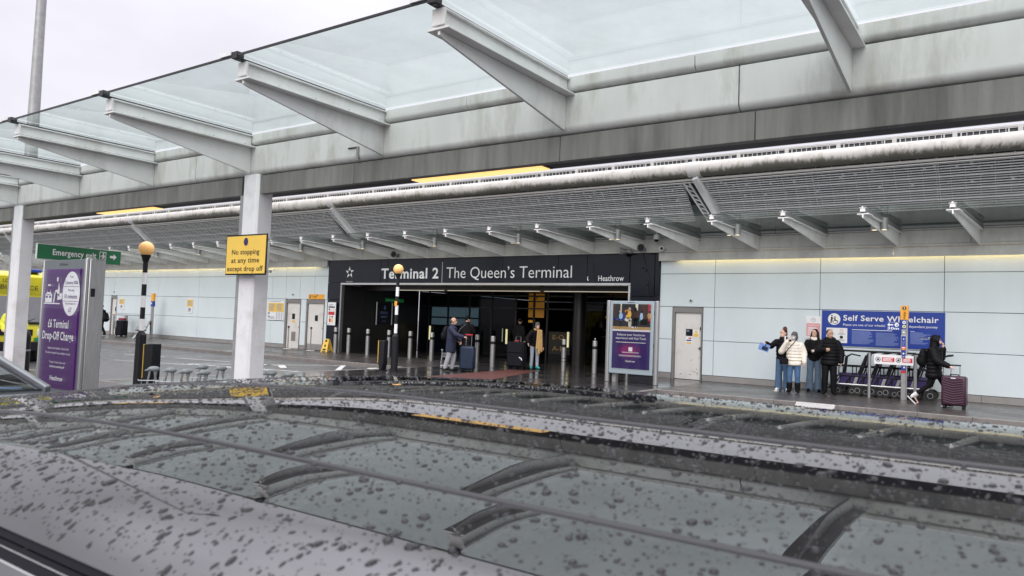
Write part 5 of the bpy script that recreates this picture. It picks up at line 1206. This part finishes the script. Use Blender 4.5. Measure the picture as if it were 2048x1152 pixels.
m = MB('black_plastic'); m.box(.05,.6,-.14,.14,.40,.50); m.beam((-.05,0,.36),(.2,0,.5),.2,.04); m.build('deck', t, bevel=.02)
t = thing('wheelchair_rail', 'steel rail with dark top bar around the parked wheelchairs', 'rail', (0,0,0))
for x, y in ((-4.95,22.5),(-3.47,21.35),(-2.42,21.42)):
    m = MB('brushed_steel'); m.cyl((x,y,0),(x,y,1.16),.04,n=14); m.build('post', t)
m = MB('black_plastic'); m.cyl((-4.6,21.35,1.19),(-2.40,21.42,1.19),.026,n=12); m.cyl((-4.6,21.35,1.19),(-4.95,22.5,1.19),.026,n=12); m.build('top_rail', t)
m = MB('steel_bright'); m.cyl((-4.5,21.36,.30),(-2.28,21.42,.30),.022,n=12); m.cyl((-4.5,21.36,.30),(-4.95,22.5,.30),.022,n=12); m.build('lower_rail', t)
t = panel('rail_plate', 'white plate with two red boxes and round symbols hung on the wheelchair rail', 'sign', -3.36, -2.45, .88, 1.13, 'sign_white', y=21.33)
m = MB('sign_red'); m.box(-.27,.02,-.004,-.0005,.07,.18); m.box(.20,.43,-.004,-.0005,.07,.18); m.use('black_trim'); m.disc((-.36,-.004,.125),.06,.06,r_in=.8); m.disc((.11,-.004,.125),.06,.06,r_in=.8); m.poly([(-.03,-.02),(.03,-.02),(.02,.03),(-.01,.03)],(-.36,-.005,.12)); m.poly([(-.03,-.02),(.03,-.02),(.02,.03),(-.01,.03)],(.11,-.005,.12)); m.use('letter_white'); m.lines((-.25,-.006,.17),.24,.09,3); m.lines((.22,-.006,.17),.19,.09,3); m.build('print', t, smooth=0)
t = thing('kerb_plate', 'white ridged access plate set into the kerb below the waiting group', 'kerb plate', (-4.05,18.10,0))
m = MB('rail_white'); m.prism([(-.30,-.118),(-.02,.012),(.02,.012),(.02,-.118)], lambda u,v,q: (q,u,v), -.42, .42)
for i in range(14): x = -.38+i*.058; m.beam((x,-.27,-.10),(x,-.03,.014),.02,.012)
m.build('plate', t)
# ------------------------------------------------------------------ ambulance
t = thing('ambulance', 'yellow ambulance with grey windscreen half hidden behind the far white column', 'ambulance', (-24.0,9.42,RZ))
m = MB('amb_yellow')
m.prism([(-5.4,.45),(-.05,.45),(0,.75),(-.02,1.12),(-.35,1.96),(-.30,2.02),(-.24,2.55),(-.6,2.66),(-5.4,2.66)], lambda u,v,q: (u,q,v), -1.02, 1.02); m.build('body', t, bevel=.05)
m = MB('windscreen_grey'); m.add([(-.015,-.92,1.20),(-.015,.92,1.20),(-.325,.88,1.93),(-.325,-.88,1.93)], [(0,1,2,3)]); m.build('windscreen', t, smooth=0)
m = MB('black_trim'); m.box(-.03,.02,-.95,.95,1.13,1.185); m.tube([(.0,-.6,1.2),(-.12,.1,1.40)],.012,n=6); m.tube([(.0,.3,1.2),(-.12,.8,1.38)],.012,n=6); m.build('wiper', t)
m = MB('black_trim'); YZ = dict(rt=(0,1,0), up=(0,0,1)); m.text('LONDON', (-.222,0,2.32), .11, .55, align='c', **YZ); m.text('AMBULANCE', (-.228,0,2.13), .125, 1.35, align='c', **YZ); m.build('lettering', t, smooth=0)
m = MB('sign_blue'); m.box(-.7,-.35,-.8,-.3,2.66,2.76); m.box(-.7,-.35,.3,.8,2.66,2.76); build_each(m, 'light_bar', t, bevel=.03)
m = MB('black_plastic'); m.box(-.02,.05,-.95,.95,.35,.62); m.box(.0,.03,-.5,.5,.80,.98); m.build('grille', t, bevel=.02)
for s in (-1,1):
    m = MB('letter_white'); m.box(-.03,.03,s*.62,s*.90,.78,.98); m.build('headlight', t, bevel=.02)
    m = MB('black_plastic'); m.box(-.45,-.30,s*1.08,s*1.26,1.25,1.65); m.beam((-.4,s*1.0,1.35),(-.38,s*1.12,1.4),.05,.05); m.build('mirror', t, bevel=.03)
    for x in (-.85,-4.3): m = MB('tyre'); m.cyl((x,s*.80,.36),(x,s*1.03,.36),.36,n=26); wo = m.build('wheel', t); m = MB('alloy'); m.cyl((x,s*1.0,.36),(x,s*1.035,.36),.2,n=20); m.build('rim', wo)
m = MB('amb_green')
for i in range(6): m.box(-5.2+i*.8,-4.8+i*.8,-1.03,-1.024,.9+.25*(i%2),1.15+.25*(i%2)); m.box(-5.2+i*.8,-4.8+i*.8,1.024,1.03,.9+.25*(i%2),1.15+.25*(i%2))
m.box(.004,.02,-.9,-.55,.64,.74); m.box(.004,.02,.55,.9,.64,.74); m.build('checker', t)

# ------------------------------------------------------------------ dark car ahead, only its windscreen corner in view
t = thing('parked_car', 'dark grey car with papers on its dashboard, at the far left edge', 'car', (-7.05,2.28,RZ))
m = MB('car_silver')
m.prism([(-3.2,.25),(-3.3,.7),(-3.15,.98),(-2.4,1.02),(.0,.98),(.75,.84),(.98,.62),(.98,.28),(.7,.2),(-3.0,.2)], lambda u,v,q: (u,q,v), -.86, .86); m.build('body', t, bevel=.06)
def cb(s, k): return {'a0':(.06,s*.76,.985),'a1':(-1.0,s*.60,1.30),'c1':(-2.25,s*.58,1.29),'c0':(-2.95,s*.76,1.01)}[k]
m = MB('car_silver'); m.prism([(-1.0,1.30),(-1.4,1.335),(-1.8,1.335),(-2.25,1.29),(-2.25,1.27),(-1.0,1.275)], lambda u,v,q: (u,q,v), -.61, .61); m.build('roof', t, bevel=.02)
m = MB('car_silver')
for s in (-1,1): m.beam(cb(s,'a0'),cb(s,'a1'),.06,.07); m.beam(cb(s,'c0'),cb(s,'c1'),.10,.09); m.beam((-1.35,s*.76,1.0),(-1.42,s*.60,1.31),.08,.05)
build_each(m, 'pillar', t, tol=.01, bevel=.015)
m = MB('screen_glass')
m.add([(.03,-.74,.99),(.03,.74,.99),(-.99,.58,1.29),(-.99,-.58,1.29)], [(0,1,2,3)]); m.build('windscreen', t, smooth=0)
m = MB('car_glass'); m.add([(-2.9,.74,1.02),(-2.9,-.74,1.02),(-2.24,-.57,1.28),(-2.24,.57,1.28)], [(0,1,2,3)])
for s in (-1,1): m.add([(-.05,s*.765,1.0),(-2.8,s*.765,1.0),(-2.2,s*.605,1.28),(-1.0,s*.62,1.285)], [(0,1,2,3)])
m.build('side_window', t, smooth=0)
m = MB('black_plastic'); m.box(-.75,.0,-.70,.70,.86,.965); m.build('dashboard', t)
m = MB('leaflet_blue'); m.beam((-.30,.45,.98),(-.15,.62,.985),.12,.012); m.use('mask_blue'); m.beam((-.40,.28,.985),(-.18,.44,1.0),.16,.012); m.build('paper', t)
for s in (-1,1):
    for x in (.35,-2.45): m = MB('tyre'); m.cyl((x,s*.66,.31),(x,s*.87,.31),.31,n=26); wo = m.build('wheel', t); m = MB('alloy'); m.cyl((x,s*.84,.31),(x,s*.876,.31),.2,n=20); m.build('rim', wo)
    m = MB('letter_white'); m.box(.80,.97,s*.50,s*.80,.60,.74); m.build('headlight', t, bevel=.03)

# ------------------------------------------------------------------ the near car, its wet black roof filling the foreground
KS = 0.92                                              # roof profile: breakpoints (Y, slope), integrated
PROF = [(0.372, 0.9), (0.385, 0.7), (0.41, 0.48), (0.44, 0.32), (0.47, 0.21), (0.492, 0.145), (0.5, 0.1203), (0.54, 0.1155), (0.587, 0.11), (0.614, 0.1001), (0.632, 0.0896), (0.64, 0.1484), (0.66, 0.1446), (0.7, 0.1321), (0.746, 0.1202), (0.768, 0.1107), (0.792, 0.0947), (0.819, 0.0821), (0.848, 0.0768), (0.881, 0.0696), (0.917, 0.0627), (0.958, 0.0593), (1.003, 0.0546), (1.054, 0.0468), (1.115, 0.0321), (1.19, 0.02), (1.28, 0.012), (1.4, -0.0045), (1.5, -0.0404), (1.56, -0.062), (1.66, -0.11), (1.74, -0.2), (1.8, -0.4), (1.85, -0.9)]
def slope(y):
    if y <= PROF[0][0]: return PROF[0][1]
    for (a, s0), (b, s1) in zip(PROF[:-1], PROF[1:]):
        if y <= b: return s0+(s1-s0)*(y-a)/(b-a)
    return PROF[-1][1]
_ys = np.linspace(.372, 1.85, 1479); _sl = np.array([slope(y) for y in _ys]); _zz = np.concatenate([[0], np.cumsum((_sl[1:]+_sl[:-1])/2*np.diff(_ys))])
_zz += -.2-np.interp(.5, _ys, _zz)
FX = -0.82
def roof_z(x, y):
    d = max(0, FX-x); e_ = max(0, x-1.3)
    return 1.6 + KS*float(np.interp(y/KS, _ys, _zz)) - (.72+.25*(y/KS-.36))*(.053*d*d + .010*d**3) - .05*e_*e_
nc = thing('parked_car', 'black rain spotted car whose wet roof fills the foreground', 'car', (0,0,0))
xs = np.concatenate([np.linspace(-2.35,-1.0,60), np.linspace(-.95,2.2,40)]); ys = np.concatenate([np.linspace(.372,.50,16), np.linspace(.515,.625,9), np.linspace(.630,.66,7), np.linspace(.67,1.1,32), np.linspace(1.12,1.85,30)])*KS
m = MB('car_paint'); vs = [(x,y,roof_z(x,y)) for x in xs for y in ys]; ny = len(ys)
m.add(vs, [(i*ny+j, (i+1)*ny+j, (i+1)*ny+j+1, i*ny+j+1) for i in range(len(xs)-1) for j in range(ny-1)])
roof = m.build('roof', nc, smooth=80)
# body below the roof
m = MB('car_paint')
def strip(y0, z0, y1, z1, X0=-2.35, X1=2.2):
    n = 30; P = []
    for i in range(n+1):
        x = X0+(X1-X0)*i/n; dz = roof_z(x,.5)-roof_z(0,.5); P += [(x,y0,z0+dz),(x,y1,z1+dz)]
    m.add(P, [(2*i,2*i+1,2*i+3,2*i+2) for i in range(n)])
ye = .372*KS; ze = roof_z(0,ye)
m.use('car_rubber'); strip(ye+.001,ze-.001,ye-.005,ze-.006); strip(ye-.005,ze-.0075,ye-.0095,ze-.0115); strip(ye-.010,ze-.0125,ye-.018,ze-.0185)
seal = m.build('door_seal', nc)
m = MB('chrome'); m.use('steel_grey'); strip(ye-.0095,ze-.0112,ye-.0102,ze-.0118); strip(ye-.0182,ze-.0182,ye-.0198,ze-.0192); m.build('seal_edge', nc)
m = MB('car_paint'); strip(ye-.0200,ze-.0192,ye-.045,ze-.030); strip(ye-.045,ze-.030,ye-.075,ze-.060); strip(ye-.075,ze-.060,ye-.095,ze-.125); m.build('door_frame', nc, smooth=80)
m = MB('car_glass'); strip(ye-.097,ze-.13,ye-.24,ze-.52); m.build('side_window', nc)
yf = 1.85*KS; zf = roof_z(0,yf)
m = MB('car_glass'); strip(yf+.01,zf-.04,yf+.14,zf-.42); m.build('side_window', nc)
m = MB('car_paint'); B0, B1, zb = ye-.245, yf+.15, ze-.53
m.prism([(-4.9,.55),(-4.8,.72),(-3.9,.84),(-3.3,zb-.12),(-3.1,zb-.04),(2.4,zb-.02),(2.6,.5),(2.6,.2),(-4.7,.2),(-4.9,.3)], lambda u,v,q: (u,q,v-.12), B0, B1); m.build('body', nc, bevel=.05)
zr = roof_z(-2.35,.7); m = MB('car_glass'); m.add([(-3.22,B0+.12,zb-.20),(-3.22,B1-.12,zb-.20),(-2.35,yf-.05,zr-.03),(-2.35,ye+.05,zr-.05)], [(0,1,2,3)]); m.build('windscreen', nc, smooth=0)
zr = roof_z(2.2,.7); m = MB('car_glass'); m.add([(2.5,B0+.1,zb-.1),(2.5,B1-.1,zb-.1),(2.2,yf-.03,zr-.03),(2.2,ye+.03,zr-.05)], [(3,2,1,0)]); m.build('rear_window', nc, smooth=0)
for yy in (.635,1.046):                                 # roof mouldings
    m = MB('moulding'); n = 70; P = []; w_ = .0038
    for i in range(n+1):
        x = -2.2+(2.2+2.2)*i/n
        for dy, dz in ((-w_,.0003),(-w_*.55,.0024),(w_*.1,.0034),(w_,.0012)): P.append((x, yy*KS+dy, roof_z(x,yy*KS+dy)+dz))
    m.add(P, [(4*i+j,4*i+j+1,4*i+j+5,4*i+j+4) for i in range(n) for j in range(3)]); m.build('roof_moulding', nc, smooth=80)
for x in (-3.9,1.5):
    for y0, y1 in ((B0-.0,B0+.2),(B1-.2,B1+.0)):
        m = MB('tyre'); m.cyl((x,y0,RZ+.34),(x,y1,RZ+.34),.34,n=28); wo = m.build('wheel', nc); m = MB('alloy'); yy = y0-.006 if y0 < 1 else y1+.006; m.cyl((x,(y0+y1)/2,RZ+.34),(x,yy,RZ+.34),.22,n=20); m.build('rim', wo)
# rain drops lying on the roof
rr = random.Random(21); V = []; F = []
NS = 7; ring = [(math.cos(2*math.pi*i/NS), math.sin(2*math.pi*i/NS)) for i in range(NS)]
def drop(x, y, r, el, an):
    z = roof_z(x,y); sx = (roof_z(x+.01,y)-z)/.01; sy = (roof_z(x,y+.005)-z)/.005; o = len(V); ca, sa = math.cos(an), math.sin(an)
    for k, h in ((1,-.0002),(.90,.24),(.55,.43)):
        for c, s in ring:
            a, b = c*r*el*k, s*r*k; dx, dy = a*ca-b*sa, a*sa+b*ca
            V.append((x+dx, y+dy, z+sx*dx+sy*dy+r*h*1.2))
    V.append((x,y,z+r*.5*1.2)); t_ = len(V)-1
    for k in range(2):
        for i in range(NS): j = (i+1)%NS; F.append((o+k*NS+i,o+k*NS+j,o+(k+1)*NS+j,o+(k+1)*NS+i))
    for i in range(NS): F.append((o+2*NS+i,o+2*NS+(i+1)%NS,t_))
for i in range(52000):
    x = rr.uniform(-2.3,1.2); y = rr.uniform(.38,1.8)*KS
    if x > .55*y+.35 and rr.random() < .9: continue     # behind the photographer's view: few
    if y > 1.2*KS and rr.random() < .6: continue
    u = rr.random(); r = .0006+.0020*u*u*u + (.0010 if u > .96 else 0) + (.0012 if u > .995 else 0)
    sl_ = min(1, max(0, (.56*KS-y)/.12)); drop(x, y, r, rr.uniform(1.0,1.5)+sl_*rr.uniform(.2,.9), math.pi/2+rr.uniform(-1,1)*(1.4-1.0*sl_))
me = bpy.data.meshes.new('water_droplets'); me.from_pydata(V, [], F); me.materials.append(MATS['water_drop']); me.polygons.foreach_set('use_smooth', [True]*len(me.polygons))
wd = bpy.data.objects.new('water_droplets', me); COL.objects.link(wd); wd['kind'] = 'stuff'; wd['label'] = 'rain drops scattered over the black car roof'; wd['category'] = 'water drops'
